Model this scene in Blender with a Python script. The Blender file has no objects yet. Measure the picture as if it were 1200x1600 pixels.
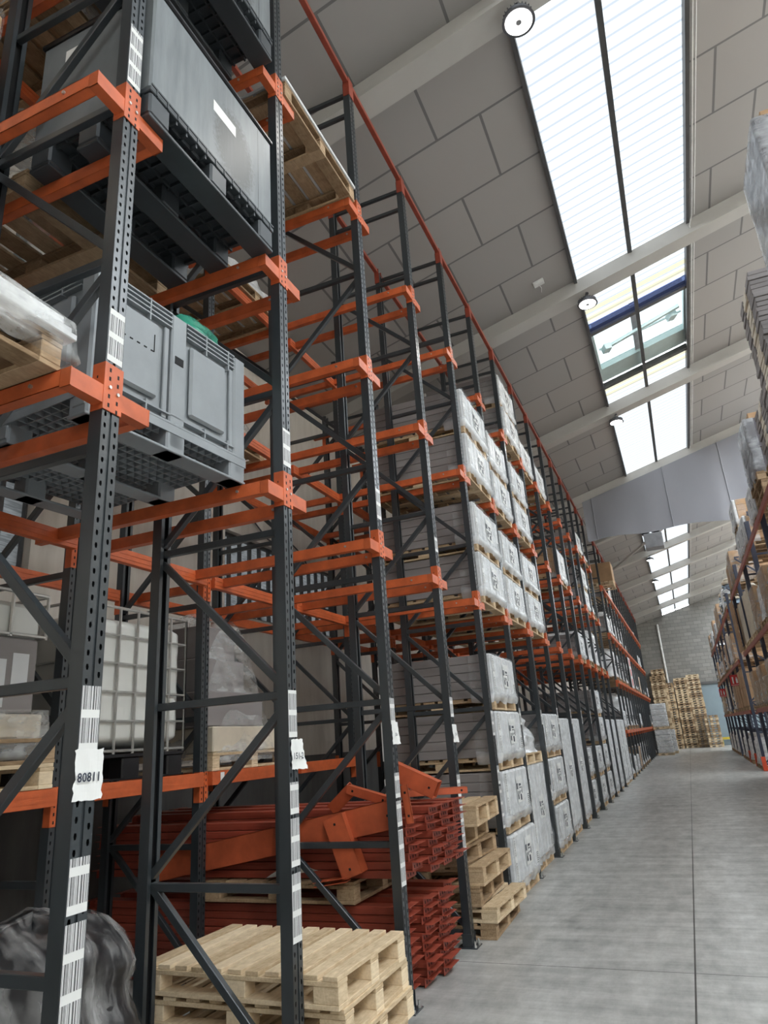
import bpy, math, random
from mathutils import Vector, Matrix, Euler, noise as mnoise

SC = bpy.context.scene
COL = SC.collection
R = math.radians
rnd = random.Random(7)

# ------------------------------------------------------------------ camera
CAM_ROWS = (( 0.0, 0.0, 0.0),) * 3
def camera_axes(yaw, pit, roll):
    cy, sy, cp, sp = math.cos(yaw), math.sin(yaw), math.cos(pit), math.sin(pit)
    f = Vector((sy*cp, cy*cp, sp)); r = Vector((cy, -sy, 0)); u = r.cross(f)
    cr, sr = math.cos(roll), math.sin(roll)
    return cr*r + sr*u, -sr*r + cr*u, f
r_, u_, f_ = camera_axes(-0.38308428, 0.32574028, -0.06972012)
cam = bpy.data.cameras.new('camera'); camo = bpy.data.objects.new('camera', cam); COL.objects.link(camo)
cam.sensor_fit = 'HORIZONTAL'; cam.sensor_width = 36.0; cam.lens = 36.0*1065.711/1200.0
cam.clip_start = 0.05; cam.clip_end = 300
m = Matrix.Identity(4)
for i in range(3):
    m[i][0], m[i][1], m[i][2] = r_[i], u_[i], -f_[i]
m.translation = (0, 0, 1.6)
camo.matrix_world = m
SC.camera = camo

# ------------------------------------------------------------------ light
WORLD_STRENGTH = 16.5
w = bpy.data.worlds.new('sky'); SC.world = w; w.use_nodes = True
bgn = w.node_tree.nodes['Background']
bgn.inputs[0].default_value = (0.93, 0.965, 1.0, 1); bgn.inputs[1].default_value = WORLD_STRENGTH
SC.view_settings.view_transform = 'Standard'; SC.view_settings.look = 'None'
SC.view_settings.gamma = 1.0; SC.view_settings.use_curve_mapping = False
SC.view_settings.exposure = 0.0
SC.cycles.use_denoising = True
SC.cycles.max_bounces = 7; SC.cycles.diffuse_bounces = 4; SC.cycles.transparent_max_bounces = 24
SC.cycles.sample_clamp_indirect = 6.0
SLOPE = 0.265
def roof_z(x): return 8.9 + SLOPE*x
ROOF_ANG = math.atan(SLOPE)
def portal(x0, x1, y0, y1):
    l = bpy.data.lights.new('added_skylight_portal', 'AREA'); l.shape = 'RECTANGLE'
    l.size = (x1-x0)/math.cos(ROOF_ANG); l.size_y = y1-y0
    l.cycles.is_portal = True
    o = bpy.data.objects.new('added_skylight_portal', l); COL.objects.link(o)
    xm = (x0+x1)/2
    o.location = (xm, (y0+y1)/2, roof_z(xm)+0.02); o.rotation_euler = (0, -ROOF_ANG, 0)
SKY_X0, SKY_X1 = -0.40, 1.46
ADDED_SKY_X0, ADDED_SKY_X1 = 3.9, 6.9  # unseen roof opening, added to bring most of the daylight in
Y0, Y1 = -8.0, 51.9
portal(ADDED_SKY_X0, ADDED_SKY_X1, Y0, Y1)  # sampling portal for the added roof opening

# ------------------------------------------------------------------ mesh builder
class MB:
    def __init__(s): s.v = []; s.f = []; s.mi = []
    def convex(s, vs, fs, mi=0):
        c = Vector((0, 0, 0))
        for p in vs: c += Vector(p)
        c /= len(vs); b = len(s.v)
        s.v += [tuple(p) for p in vs]
        for f in fs:
            pts = [Vector(vs[i]) for i in f]
            n = (pts[1]-pts[0]).cross(pts[2]-pts[0])
            if n.length < 1e-12 and len(pts) > 3: n = (pts[2]-pts[1]).cross(pts[3]-pts[1])
            fc = sum(pts, Vector((0, 0, 0)))/len(pts)
            f = list(f)
            if n.dot(fc-c) < 0: f.reverse()
            s.f.append([b+i for i in f]); s.mi.append(mi)
    def box(s, c, d, rot=None, ch=0.0, mi=0):
        hx, hy, hz = d[0]/2, d[1]/2, d[2]/2
        M = rot.to_matrix() if isinstance(rot, Euler) else rot
        C = Vector(c)
        def P(x, y, z):
            p = Vector((x, y, z))
            if M is not None: p = M @ p
            return p + C
        if ch <= 0:
            vs = [P(x*hx, y*hy, z*hz) for x in (-1, 1) for y in (-1, 1) for z in (-1, 1)]
            s.convex(vs, [(0,1,3,2),(4,5,7,6),(0,1,5,4),(2,3,7,6),(0,2,6,4),(1,3,7,5)], mi); return
        ch = min(ch, hx*0.9, hy*0.9, hz*0.9)
        vs = []; ix = {}
        for x in (-1, 1):
            for y in (-1, 1):
                for z in (-1, 1):
                    for k in range(3):
                        ix[x, y, z, k] = len(vs)
                        e = [hx-ch, hy-ch, hz-ch]; e[k] += ch
                        vs.append(P(x*e[0], y*e[1], z*e[2]))
        fs = []
        for sg in (-1, 1):
            fs.append([ix[sg, a, b, 0] for a, b in ((-1,-1),(-1,1),(1,1),(1,-1))])
            fs.append([ix[a, sg, b, 1] for a, b in ((-1,-1),(-1,1),(1,1),(1,-1))])
            fs.append([ix[a, b, sg, 2] for a, b in ((-1,-1),(-1,1),(1,1),(1,-1))])
        for a in (-1, 1):
            for b in (-1, 1):
                fs.append([ix[a,b,-1,0], ix[a,b,1,0], ix[a,b,1,1], ix[a,b,-1,1]])
                fs.append([ix[a,-1,b,0], ix[a,1,b,0], ix[a,1,b,2], ix[a,-1,b,2]])
                fs.append([ix[-1,a,b,1], ix[1,a,b,1], ix[1,a,b,2], ix[-1,a,b,2]])
        for x in (-1, 1):
            for y in (-1, 1):
                for z in (-1, 1): fs.append([ix[x,y,z,k] for k in range(3)])
        s.convex(vs, fs, mi)
    def bb(s, x0, x1, y0, y1, z0, z1, ch=0.0, mi=0):
        s.box(((x0+x1)/2, (y0+y1)/2, (z0+z1)/2), (abs(x1-x0), abs(y1-y0), abs(z1-z0)), None, ch, mi)
    def bar(s, p0, p1, wd, ht, mi=0, up=(0, 0, 1), ch=0.0):
        p0, p1 = Vector(p0), Vector(p1); d = p1-p0; L = d.length
        x = d.normalized(); y = Vector(up).cross(x)
        if y.length < 1e-6: y = Vector((0, 1, 0)).cross(x)
        y.normalize(); z = x.cross(y)
        M = Matrix((x, y, z)).transposed()
        s.box((p0+p1)/2, (L, wd, ht), M, ch, mi)
    def cyl(s, p0, p1, r, n=12, r1=None, mi=0):
        p0, p1 = Vector(p0), Vector(p1); d = (p1-p0).normalized()
        a = Vector((1, 0, 0)) if abs(d.x) < 0.9 else Vector((0, 1, 0))
        u = d.cross(a).normalized(); v = d.cross(u); r1 = r if r1 is None else r1
        vs = [p0+(u*math.cos(t)+v*math.sin(t))*r for t in (2*math.pi*i/n for i in range(n))]
        vs += [p1+(u*math.cos(t)+v*math.sin(t))*r1 for t in (2*math.pi*i/n for i in range(n))]
        fs = [(i, (i+1) % n, n+(i+1) % n, n+i) for i in range(n)] + [tuple(range(n)), tuple(range(n, 2*n))]
        s.convex(vs, fs, mi)
    def tube(s, pts, r, n=6, mi=0):
        for a, b in zip(pts[:-1], pts[1:]): s.cyl(a, b, r, n, None, mi)
    def grid(s, fn, nu, nv, mi=0, closed=False):
        b = len(s.v)
        for i in range(nu+1):
            for j in range(nv+1): s.v.append(tuple(fn(i/nu, j/nv)))
        for i in range(nu):
            for j in range(nv):
                a = b+i*(nv+1)+j
                s.f.append([a, a+nv+1, a+nv+2, a+1]); s.mi.append(mi)
    def addmesh(s, me, M, mi=0):
        b = len(s.v)
        s.v += [tuple(M @ v.co) for v in me.vertices]
        for p in me.polygons: s.f.append([b+i for i in p.vertices]); s.mi.append(mi)
    def mesh(s, name, mats, smooth=False):
        me = bpy.data.meshes.new(name); me.from_pydata(s.v, [], s.f)
        for mt in mats: me.materials.append(mt)
        me.polygons.foreach_set('material_index', s.mi)
        if smooth: me.polygons.foreach_set('use_smooth', [True]*len(s.f))
        me.update(); return me

def part(name, me, parent=None, loc=(0, 0, 0), rot=(0, 0, 0), label=None, kind=None):
    o = bpy.data.objects.new(name, me); COL.objects.link(o)
    o.location = loc; o.rotation_euler = rot
    if parent is not None: o.parent = parent
    if label: o['label'] = label
    if kind: o['kind'] = kind
    return o
def tag(o, label, cat, group=None, kind=None):
    o['label'] = label; o['category'] = cat
    if group: o['group'] = group
    o['kind'] = kind or 'thing'
    return o
def thing(name, label, cat, loc=(0, 0, 0), rot=(0, 0, 0), group=None):
    o = bpy.data.objects.new(name, None); COL.objects.link(o); o.empty_display_size = 0.1
    o.location = loc; o.rotation_euler = rot
    return tag(o, label, cat, group)
def dup(root, loc, rot=None, label=None, group=None, parent=None):
    r = root.copy(); COL.objects.link(r); r.location = loc
    if rot is not None: r.rotation_euler = rot
    if parent is not None: r.parent = parent
    if label: r['label'] = label
    if group: r['group'] = group
    for ch in root.children:
        c = ch.copy(); COL.objects.link(c); c.parent = r
        for g in ch.children:
            d = g.copy(); COL.objects.link(d); d.parent = c
    return r
def struct(name, me, loc=(0, 0, 0), rot=(0, 0, 0)):
    o = part(name, me, None, loc, rot); o['kind'] = 'structure'; return o
ORD = ['zeroth','first','second','third','fourth','fifth','sixth','seventh','eighth','ninth','tenth','eleventh','twelfth',
       'thirteenth','fourteenth','fifteenth','sixteenth','seventeenth','eighteenth','nineteenth','twentieth','twenty-first',
       'twenty-second','twenty-third','twenty-fourth','twenty-fifth','twenty-sixth','twenty-seventh','twenty-eighth',
       'twenty-ninth','thirtieth','thirty-first','thirty-second','thirty-third','thirty-fourth','thirty-fifth']

# ------------------------------------------------------------------ materials
def nt(name):
    m = bpy.data.materials.new(name); m.use_nodes = True
    t = m.node_tree; return m, t, t.nodes['Principled BSDF'], t.nodes['Material Output']
def N(t, typ, **kw):
    n = t.nodes.new(typ)
    for k, v in kw.items(): setattr(n, k, v)
    return n
def coords(t, scale=(1, 1, 1), world=False, loc=(0, 0, 0)):
    mp = N(t, 'ShaderNodeMapping'); mp.inputs['Scale'].default_value = scale; mp.inputs['Location'].default_value = loc
    if world:
        g = N(t, 'ShaderNodeNewGeometry'); t.links.new(g.outputs['Position'], mp.inputs[0])
    else:
        c = N(t, 'ShaderNodeTexCoord'); t.links.new(c.outputs['Object'], mp.inputs[0])
    return mp.outputs[0]
def noise(t, vec, scale, detail=4, rough=0.55):
    n = N(t, 'ShaderNodeTexNoise'); n.inputs['Scale'].default_value = scale
    n.inputs['Detail'].default_value = detail; n.inputs['Roughness'].default_value = rough
    t.links.new(vec, n.inputs['Vector']); return n.outputs['Fac']
def ramp(t, fac, stops):
    r = N(t, 'ShaderNodeValToRGB'); e = r.color_ramp.elements
    while len(e) > len(stops): e.remove(e[-1])
    while len(e) < len(stops): e.new(0.5)
    for q, (p, c) in zip(e, stops):
        q.position = p; q.color = (c, c, c, 1) if isinstance(c, (int, float)) else (*c, 1)
    t.links.new(fac, r.inputs[0]); return r.outputs[0]
def mul(c, k): return tuple(min(1.0, x*k) for x in c)
def bump(t, bsdf, h, strength, dist=0.01):
    b = N(t, 'ShaderNodeBump'); b.inputs['Strength'].default_value = strength; b.inputs['Distance'].default_value = dist
    t.links.new(h, b.inputs['Height']); t.links.new(b.outputs[0], bsdf.inputs['Normal'])
def plain(name, col, rough=0.5, metal=0.0, var=0.15, scale=6.0, stretch=(1, 1, 1), bmp=0.0, spec=0.5, world=False):
    m, t, b, o = nt(name)
    v = noise(t, coords(t, stretch, world), scale, 5)
    t.links.new(ramp(t, v, [(0.3, mul(col, 1-var)), (0.7, mul(col, 1+var))]), b.inputs['Base Color'])
    b.inputs['Roughness'].default_value = rough; b.inputs['Metallic'].default_value = metal
    b.inputs['Specular IOR Level'].default_value = spec
    if bmp: bump(t, b, v, bmp)
    return m
def wood(name, light, dark, per=0.35):
    m, t, b, o = nt(name)
    g = N(t, 'ShaderNodeNewGeometry'); isl = g.outputs['Random Per Island']
    vec = coords(t, (5, 5, 14))
    n1 = noise(t, vec, 3.0, 8, 0.65)
    n2 = noise(t, coords(t, (40, 6, 40)), 2.0, 3)
    mx = N(t, 'ShaderNodeMath', operation='MULTIPLY_ADD'); mx.inputs[1].default_value = per; t.links.new(isl, mx.inputs[0])
    s2 = N(t, 'ShaderNodeMath', operation='MULTIPLY_ADD'); s2.inputs[1].default_value = 0.55
    t.links.new(n1, s2.inputs[0]); s3 = N(t, 'ShaderNodeMath', operation='MULTIPLY'); s3.inputs[1].default_value = 0.45
    t.links.new(n2, s3.inputs[0]); t.links.new(s3.outputs[0], s2.inputs[2]); t.links.new(s2.outputs[0], mx.inputs[2])
    t.links.new(ramp(t, mx.outputs[0], [(0.40, dark), (0.92, light)]), b.inputs['Base Color'])
    b.inputs['Roughness'].default_value = 0.75; b.inputs['Specular IOR Level'].default_value = 0.25
    bump(t, b, n1, 0.25, 0.004); return m
def film(name, col, lo, hi, streak=(2.2, 2.2, 8), tilt=0.5, rough=0.25, skirt=0.0, bstr=0.4, thr=(0.40, 0.62)):
    m, t, b, o = nt(name)
    mp = N(t, 'ShaderNodeMapping'); mp.inputs['Scale'].default_value = streak; mp.inputs['Rotation'].default_value = (tilt, tilt*0.6, 0.3)
    c = N(t, 'ShaderNodeTexCoord'); t.links.new(c.outputs['Object'], mp.inputs[0])
    v = noise(t, mp.outputs[0], 1.6, 5, 0.6)
    v2 = noise(t, coords(t, (1, 1, 1)), 5.0, 3, 0.55)
    ad = N(t, 'ShaderNodeMath', operation='ADD'); t.links.new(v, ad.inputs[0]); t.links.new(v2, ad.inputs[1])
    hf = N(t, 'ShaderNodeMath', operation='MULTIPLY'); hf.inputs[1].default_value = 0.5; t.links.new(ad.outputs[0], hf.inputs[0])
    b.inputs['Base Color'].default_value = (*col, 1); b.inputs['Roughness'].default_value = rough
    bump(t, b, hf.outputs[0], bstr, 0.02)
    tr = N(t, 'ShaderNodeBsdfTransparent'); mx = N(t, 'ShaderNodeMixShader')
    fac = ramp(t, hf.outputs[0], [(thr[0], lo), (thr[1], hi)])
    if skirt:
        sp = N(t, 'ShaderNodeSeparateXYZ'); t.links.new(c.outputs['Object'], sp.inputs[0])
        sk = ramp(t, sp.outputs['Z'], [(0.13, skirt), (0.24, 0.0)])
        a2 = N(t, 'ShaderNodeMath', operation='ADD', use_clamp=True); t.links.new(fac, a2.inputs[0]); t.links.new(sk, a2.inputs[1]); fac = a2.outputs[0]
    t.links.new(fac, mx.inputs[0])
    t.links.new(tr.outputs[0], mx.inputs[1]); t.links.new(b.outputs[0], mx.inputs[2]); t.links.new(mx.outputs[0], o.inputs[0])
    return m
def emit(name, col, st):
    m, t, b, o = nt(name)
    b.inputs['Base Color'].default_value = (*col, 1); b.inputs['Emission Color'].default_value = (*col, 1)
    b.inputs['Emission Strength'].default_value = st; return m
M_post = plain('anthracite_painted_steel', (0.032, 0.039, 0.044), 0.30, 0.0, 0.25, 5, (1, 1, 0.3), 0.0, 0.9)
M_dark = plain('painted_hole_shade', (0.006, 0.006, 0.007), 0.8)  # flat black standing in for the shade inside holes and slots
M_orange = plain('orange_powder_coat', (0.57, 0.118, 0.036), 0.42, 0.0, 0.22, 7, (1, 1, 1), 0.05)
M_redor = plain('red_orange_powder_coat', (0.31, 0.060, 0.034), 0.45, 0.0, 0.2, 7)
M_loose = plain('dull_orange_coat', (0.47, 0.095, 0.036), 0.45, 0, 0.25, 6)  # duller, darker tone of the orange coat
M_steel = plain('zinc_steel', (0.55, 0.55, 0.53), 0.35, 0.8, 0.2)
M_wood = wood('fresh_pine', (0.84, 0.68, 0.47), (0.42, 0.29, 0.16), 0.45)
M_woodold = wood('aged_pine', (0.52, 0.37, 0.23), (0.18, 0.11, 0.055))
M_woodmid = wood('used_pine', (0.70, 0.53, 0.34), (0.30, 0.19, 0.10), 0.45)
M_card = plain('brown_cardboard', (0.42, 0.26, 0.14), 0.75, 0, 0.18, 3)
M_cardgrey = plain('grey_brown_carton_side', (0.27, 0.245, 0.24), 0.7, 0, 0.12, 2, (0.4, 1, 3))
M_white = plain('white_carton_cap', (0.66, 0.67, 0.68), 0.55, 0, 0.06, 4)
M_ink = plain('dark_blue_print', (0.018, 0.024, 0.045), 0.6)
M_paper = plain('white_paper', (0.80, 0.80, 0.78), 0.6, 0, 0.05)
M_film = film('stretch_film_white', (0.86, 0.88, 0.90), 0.0, 0.27, skirt=0.45, bstr=0.22)
M_filmsilver = film('stretch_film_silvery', (0.55, 0.56, 0.58), 0.25, 0.75, rough=0.2)
M_filmthin = film('stretch_film_clear', (0.80, 0.80, 0.78), 0.04, 0.50)
M_filmheavy = film('stretch_film_thick', (0.80, 0.81, 0.82), 0.55, 0.98, bstr=0.6)
M_filmblack = film('stretch_film_over_black', (0.50, 0.49, 0.48), 0.03, 0.62, streak=(1.5, 10, 1.5), tilt=0.8, thr=(0.45, 0.66), rough=0.28)
M_blackbag = plain('black_plastic_sheet', (0.012, 0.012, 0.014), 0.3, 0, 0.3, 8, (1, 1, 1), 0.4)
M_binblack = plain('dark_grey_bin_plastic', (0.045, 0.052, 0.058), 0.38, 0, 0.2, 3)
M_bingrey = plain('grey_bin_plastic', (0.25, 0.27, 0.285), 0.45, 0, 0.12, 3)
M_ibc = plain('white_tank_plastic', (0.70, 0.70, 0.66), 0.4, 0, 0.05, 2)
M_green = plain('green_sticker', (0.02, 0.22, 0.08), 0.5)
M_greenfilm = film('green_film', (0.05, 0.32, 0.22), 0.4, 0.9)
M_lilac = plain('grey_curtain_cloth', (0.27, 0.27, 0.295), 0.75, 0, 0.08, 0.7, (1, 1, 0.3))
M_rafter = plain('cream_painted_beam', (0.50, 0.485, 0.455), 0.6, 0, 0.06, 1.5)
M_frame = plain('grey_window_metal', (0.10, 0.10, 0.10), 0.5)
M_pipe = plain('white_pipe', (0.75, 0.75, 0.73), 0.4)
M_red = plain('red_sign', (0.60, 0.03, 0.03), 0.45, 0, 0.05)
M_redpole = plain('red_guard', (0.66, 0.08, 0.03), 0.45)
M_navy = plain('navy_painted_steel', (0.030, 0.036, 0.060), 0.45)
M_cream = plain('cream_wrapped_roll', (0.66, 0.58, 0.46), 0.5, 0, 0.15, 3)
M_blue = plain('pale_blue_bag', (0.42, 0.56, 0.70), 0.5)
M_doorblue = plain('blue_grey_door', (0.25, 0.32, 0.36), 0.5, 0, 0.05, 0.6)
M_lamp = emit('lamp_diffuser', (1.0, 0.98, 0.94), 9.0)
M_housing = plain('lamp_housing', (0.10, 0.10, 0.11), 0.4, 0.3)
M_grey = plain('grey_unit', (0.36, 0.37, 0.39), 0.5)
M_barcode = None
def barcode_mat():
    m, t, b, o = nt('barcode_label')
    c = N(t, 'ShaderNodeTexCoord'); sp = N(t, 'ShaderNodeSeparateXYZ'); t.links.new(c.outputs['Object'], sp.inputs[0])
    n = N(t, 'ShaderNodeTexNoise', noise_dimensions='1D'); n.inputs['Scale'].default_value = 260; n.inputs['Detail'].default_value = 1
    t.links.new(sp.outputs['Y'], n.inputs['W'])
    bars = ramp(t, n.outputs['Fac'], [(0.49, 0.03), (0.51, 0.78)])
    fr = N(t, 'ShaderNodeMath', operation='FRACT'); sc = N(t, 'ShaderNodeMath', operation='MULTIPLY'); sc.inputs[1].default_value = 9.0
    t.links.new(sp.outputs['Z'], sc.inputs[0]); t.links.new(sc.outputs[0], fr.inputs[0])
    mask = ramp(t, fr.outputs[0], [(0.24, 0.0), (0.26, 1.0)])
    mix = N(t, 'ShaderNodeMix', data_type='RGBA'); t.links.new(mask, mix.inputs[0])
    mix.inputs[6].default_value = (0.76, 0.76, 0.74, 1); t.links.new(bars, mix.inputs[7])
    t.links.new(mix.outputs[2], b.inputs['Base Color']); b.inputs['Roughness'].default_value = 0.5
    return m
M_barcode = barcode_mat()
def text_mesh(body, size, bold=0.0):
    cu = bpy.data.curves.new('text', 'FONT'); cu.body = body; cu.size = size; cu.align_x = 'CENTER'; cu.align_y = 'CENTER'; cu.resolution_u = 2; cu.offset = bold
    o = bpy.data.objects.new('text', cu); COL.objects.link(o)
    dg = bpy.context.evaluated_depsgraph_get(); me = bpy.data.meshes.new_from_object(o.evaluated_get(dg))
    bpy.data.objects.remove(o); return me
# text frames: letters lie in a plane; columns = text x direction, text y direction, normal
def frame(xd, yd, loc):
    xd, yd = Vector(xd), Vector(yd); z = xd.cross(yd)
    M = Matrix((xd, yd, z)).transposed().to_4x4(); M.translation = loc; return M

# ------------------------------------------------------------------ setting
def floor_mat():
    m, t, b, o = nt('polished_concrete')
    v1 = noise(t, coords(t, (0.9, 0.18, 1), True), 1.1, 8, 0.65)
    v2 = noise(t, coords(t, (1.2, 0.5, 1), True), 5.0, 6, 0.7)
    v3 = noise(t, coords(t, (0.35, 2.4, 1), True), 2.0, 6, 0.7)
    a = N(t, 'ShaderNodeMath', operation='ADD'); t.links.new(v1, a.inputs[0]); t.links.new(v2, a.inputs[1])
    a2 = N(t, 'ShaderNodeMath', operation='ADD'); t.links.new(a.outputs[0], a2.inputs[0]); t.links.new(v3, a2.inputs[1])
    h = N(t, 'ShaderNodeMath', operation='MULTIPLY'); h.inputs[1].default_value = 0.3333; t.links.new(a2.outputs[0], h.inputs[0])
    base = ramp(t, h.outputs[0], [(0.37, (0.20, 0.20, 0.187)), (0.5, (0.37, 0.366, 0.347)), (0.62, (0.55, 0.545, 0.52))])
    # saw-cut joints
    g = N(t, 'ShaderNodeNewGeometry'); sp = N(t, 'ShaderNodeSeparateXYZ'); t.links.new(g.outputs['Position'], sp.inputs[0])
    def line(axis, off, pitch, wd):
        a = N(t, 'ShaderNodeMath', operation='SUBTRACT'); a.inputs[1].default_value = off; t.links.new(sp.outputs[axis], a.inputs[0])
        p = N(t, 'ShaderNodeMath', operation='PINGPONG'); p.inputs[1].default_value = pitch/2; t.links.new(a.outputs[0], p.inputs[0])
        l = N(t, 'ShaderNodeMath', operation='LESS_THAN'); l.inputs[1].default_value = wd; t.links.new(p.outputs[0], l.inputs[0]); return l.outputs[0]
    l1 = line('X', -0.275, 9.0, 0.006); l2 = line('Y', 5.68, 5.2, 0.005)
    mx = N(t, 'ShaderNodeMath', operation='MAXIMUM'); t.links.new(l1, mx.inputs[0]); t.links.new(l2, mx.inputs[1])
    mix = N(t, 'ShaderNodeMix', data_type='RGBA'); t.links.new(mx.outputs[0], mix.inputs[0]); t.links.new(base, mix.inputs[6])
    mix.inputs[7].default_value = (0.055, 0.052, 0.048, 1); t.links.new(mix.outputs[2], b.inputs['Base Color'])
    t.links.new(ramp(t, h.outputs[0], [(0.35, 0.48), (0.65, 0.26)]), b.inputs['Roughness'])
    bump(t, b, v2, 0.08, 0.004); return m
b = MB(); b.bb(-5.5, 7.3, Y0-0.2, Y1+0.2, -0.2, 0.0); struct('floor', b.mesh('floor', [floor_mat()]))

def ceiling_mat():
    m, t, b, o = nt('ceiling_panels')
    br = N(t, 'ShaderNodeTexBrick'); br.offset = 0.5; br.offset_frequency = 2; br.squash = 1.0
    t.links.new(coords(t, (1, 1, 1), True, (1.52, -6.34, 0)), br.inputs['Vector'])
    br.inputs['Scale'].default_value = 1.0; br.inputs['Brick Width'].default_value = 1.11; br.inputs['Row Height'].default_value = 1.04
    br.inputs['Mortar Size'].default_value = 0.016; br.inputs['Mortar Smooth'].default_value = 0.0
    br.inputs['Color1'].default_value = (0.39, 0.37, 0.35, 1); br.inputs['Color2'].default_value = (0.355, 0.34, 0.325, 1)
    br.inputs['Mortar'].default_value = (0.17, 0.168, 0.165, 1)
    t.links.new(br.outputs['Color'], b.inputs['Base Color']); b.inputs['Roughness'].default_value = 0.7
    inv = N(t, 'ShaderNodeMath', operation='SUBTRACT'); inv.inputs[0].default_value = 1.0; t.links.new(br.outputs['Fac'], inv.inputs[1])
    bump(t, b, inv.outputs[0], 0.3, 0.01); return m
def roofslab(mb, x0, x1, y0, y1, t=0.12, lift=0.0, mi=0):
    vs = []
    for x in (x0, x1):
        for y in (y0, y1):
            for z in (0, t): vs.append((x, y, roof_z(x)+z+lift))
    mb.convex(vs, [(0,1,3,2),(4,5,7,6),(0,1,5,4),(2,3,7,6),(0,2,6,4),(1,3,7,5)], mi)
b = MB(); XL, XR = -5.3, 7.1
for x0, x1 in ((XL-0.2, SKY_X0), (SKY_X1, ADDED_SKY_X0), (ADDED_SKY_X1, XR+0.2)): roofslab(b, x0, x1, Y0-0.2, Y1+0.2)
struct('ceiling', b.mesh('ceiling', [ceiling_mat()]))
# rafters
RAFT = [0.0, 5.2, 10.45, 15.6, 20.8, 25.9, 31.1, 36.3, 41.5, 46.7]
for i, y in enumerate(RAFT):
    b = MB()
    roofslab(b, XL, XR, y-0.07, y+0.07, 0.26, -0.26); roofslab(b, XL, XR, y-0.15, y+0.15, 0.05, -0.30)
    struct('trim_%d' % (i+1), b.mesh('rafter', [M_rafter]))
# skylight glazing
def glazing_mat(name, k):
    m, t, b, o = nt(name)
    g = N(t, 'ShaderNodeNewGeometry'); sp = N(t, 'ShaderNodeSeparateXYZ'); t.links.new(g.outputs['Position'], sp.inputs[0])
    p = N(t, 'ShaderNodeMath', operation='PINGPONG'); p.inputs[1].default_value = 0.09; t.links.new(sp.outputs['Y'], p.inputs[0])
    line = ramp(t, p.outputs[0], [(0.012, 1.0), (0.022, 0.0)])
    p2 = N(t, 'ShaderNodeMath', operation='PINGPONG'); p2.inputs[1].default_value = 0.45; t.links.new(sp.outputs['Y'], p2.inputs[0])
    seam = ramp(t, p2.outputs[0], [(0.016, 1.0), (0.02, 0.0)])
    dirt = ramp(t, noise(t, coords(t, (2.5, 14, 1), True), 2.5, 6, 0.75), [(0.66, 0.0), (0.72, 0.6)])
    mx = N(t, 'ShaderNodeMath', operation='MAXIMUM'); t.links.new(line, mx.inputs[0]); t.links.new(seam, mx.inputs[1])
    mx2 = N(t, 'ShaderNodeMath', operation='MAXIMUM'); t.links.new(mx.outputs[0], mx2.inputs[0]); t.links.new(dirt, mx2.inputs[1])
    clear = N(t, 'ShaderNodeMixShader'); clear.inputs[0].default_value = 0.25
    tr = N(t, 'ShaderNodeBsdfTransparent'); tr.inputs[0].default_value = (0.95*k, k, 1.02*k, 1)
    tl = N(t, 'ShaderNodeBsdfTranslucent'); tl.inputs[0].default_value = (0.8*k, 0.84*k, 0.86*k, 1)
    t.links.new(tr.outputs[0], clear.inputs[1]); t.links.new(tl.outputs[0], clear.inputs[2])
    tl2 = N(t, 'ShaderNodeBsdfTransparent'); tl2.inputs[0].default_value = (0.60*k, 0.65*k, 0.71*k, 1)
    f = N(t, 'ShaderNodeMixShader'); t.links.new(mx2.outputs[0], f.inputs[0])
    t.links.new(clear.outputs[0], f.inputs[1]); t.links.new(tl2.outputs[0], f.inputs[2]); t.links.new(f.outputs[0], o.inputs[0])
    return m
M_glaz = glazing_mat('weathered_corrugated_sheet', 0.082)
M_addedglaz = glazing_mat('added_skylight_sheet', 0.92)  # clear sheet of the added, out-of-view skylight
def corrugated(mb, x0, x1, y0, y1):
    n = int((y1-y0)/0.045)
    def fn(u, v):
        y = y0+(y1-y0)*u; x = x0+(x1-x0)*v
        return (x, y, roof_z(x)+0.10+0.008*math.cos(2*math.pi*y/0.18))
    mb.grid(fn, n, 2)
VENT = (12.25, 14.65)
def skylight(idx, x0, x1, spans, mid):
    b = MB()
    for a, c in spans: corrugated(b, x0-0.1, x1+0.1, a, c)
    o = struct('window_%d' % idx, b.mesh('skylight', [M_glaz if idx == 1 else M_addedglaz], True))
    f = MB()
    for x in (x0, x1):
        vs = [(x-0.025, Y0, roof_z(x)-0.06), (x+0.025, Y0, roof_z(x)-0.06), (x-0.025, Y0, roof_z(x)+0.13), (x+0.025, Y0, roof_z(x)+0.13)]
        vs += [(p[0], Y1, p[2]) for p in vs]
        f.convex(vs, [(0,1,3,2),(4,5,7,6),(0,1,5,4),(2,3,7,6),(0,2,6,4),(1,3,7,5)])
    f.bb(mid-0.034, mid+0.034, Y0, Y1, roof_z(mid)-0.03, roof_z(mid)+0.06)
    part('window_frame', f.mesh('frame', [M_frame]), o)
    return o
skylight(1, SKY_X0, SKY_X1, [(Y0, VENT[0]), (VENT[1], Y1)], 0.524)
skylight(2, ADDED_SKY_X0, ADDED_SKY_X1, [(Y0, Y1)], 5.4)  # made-up second strip, out of view, lights the hall
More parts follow.
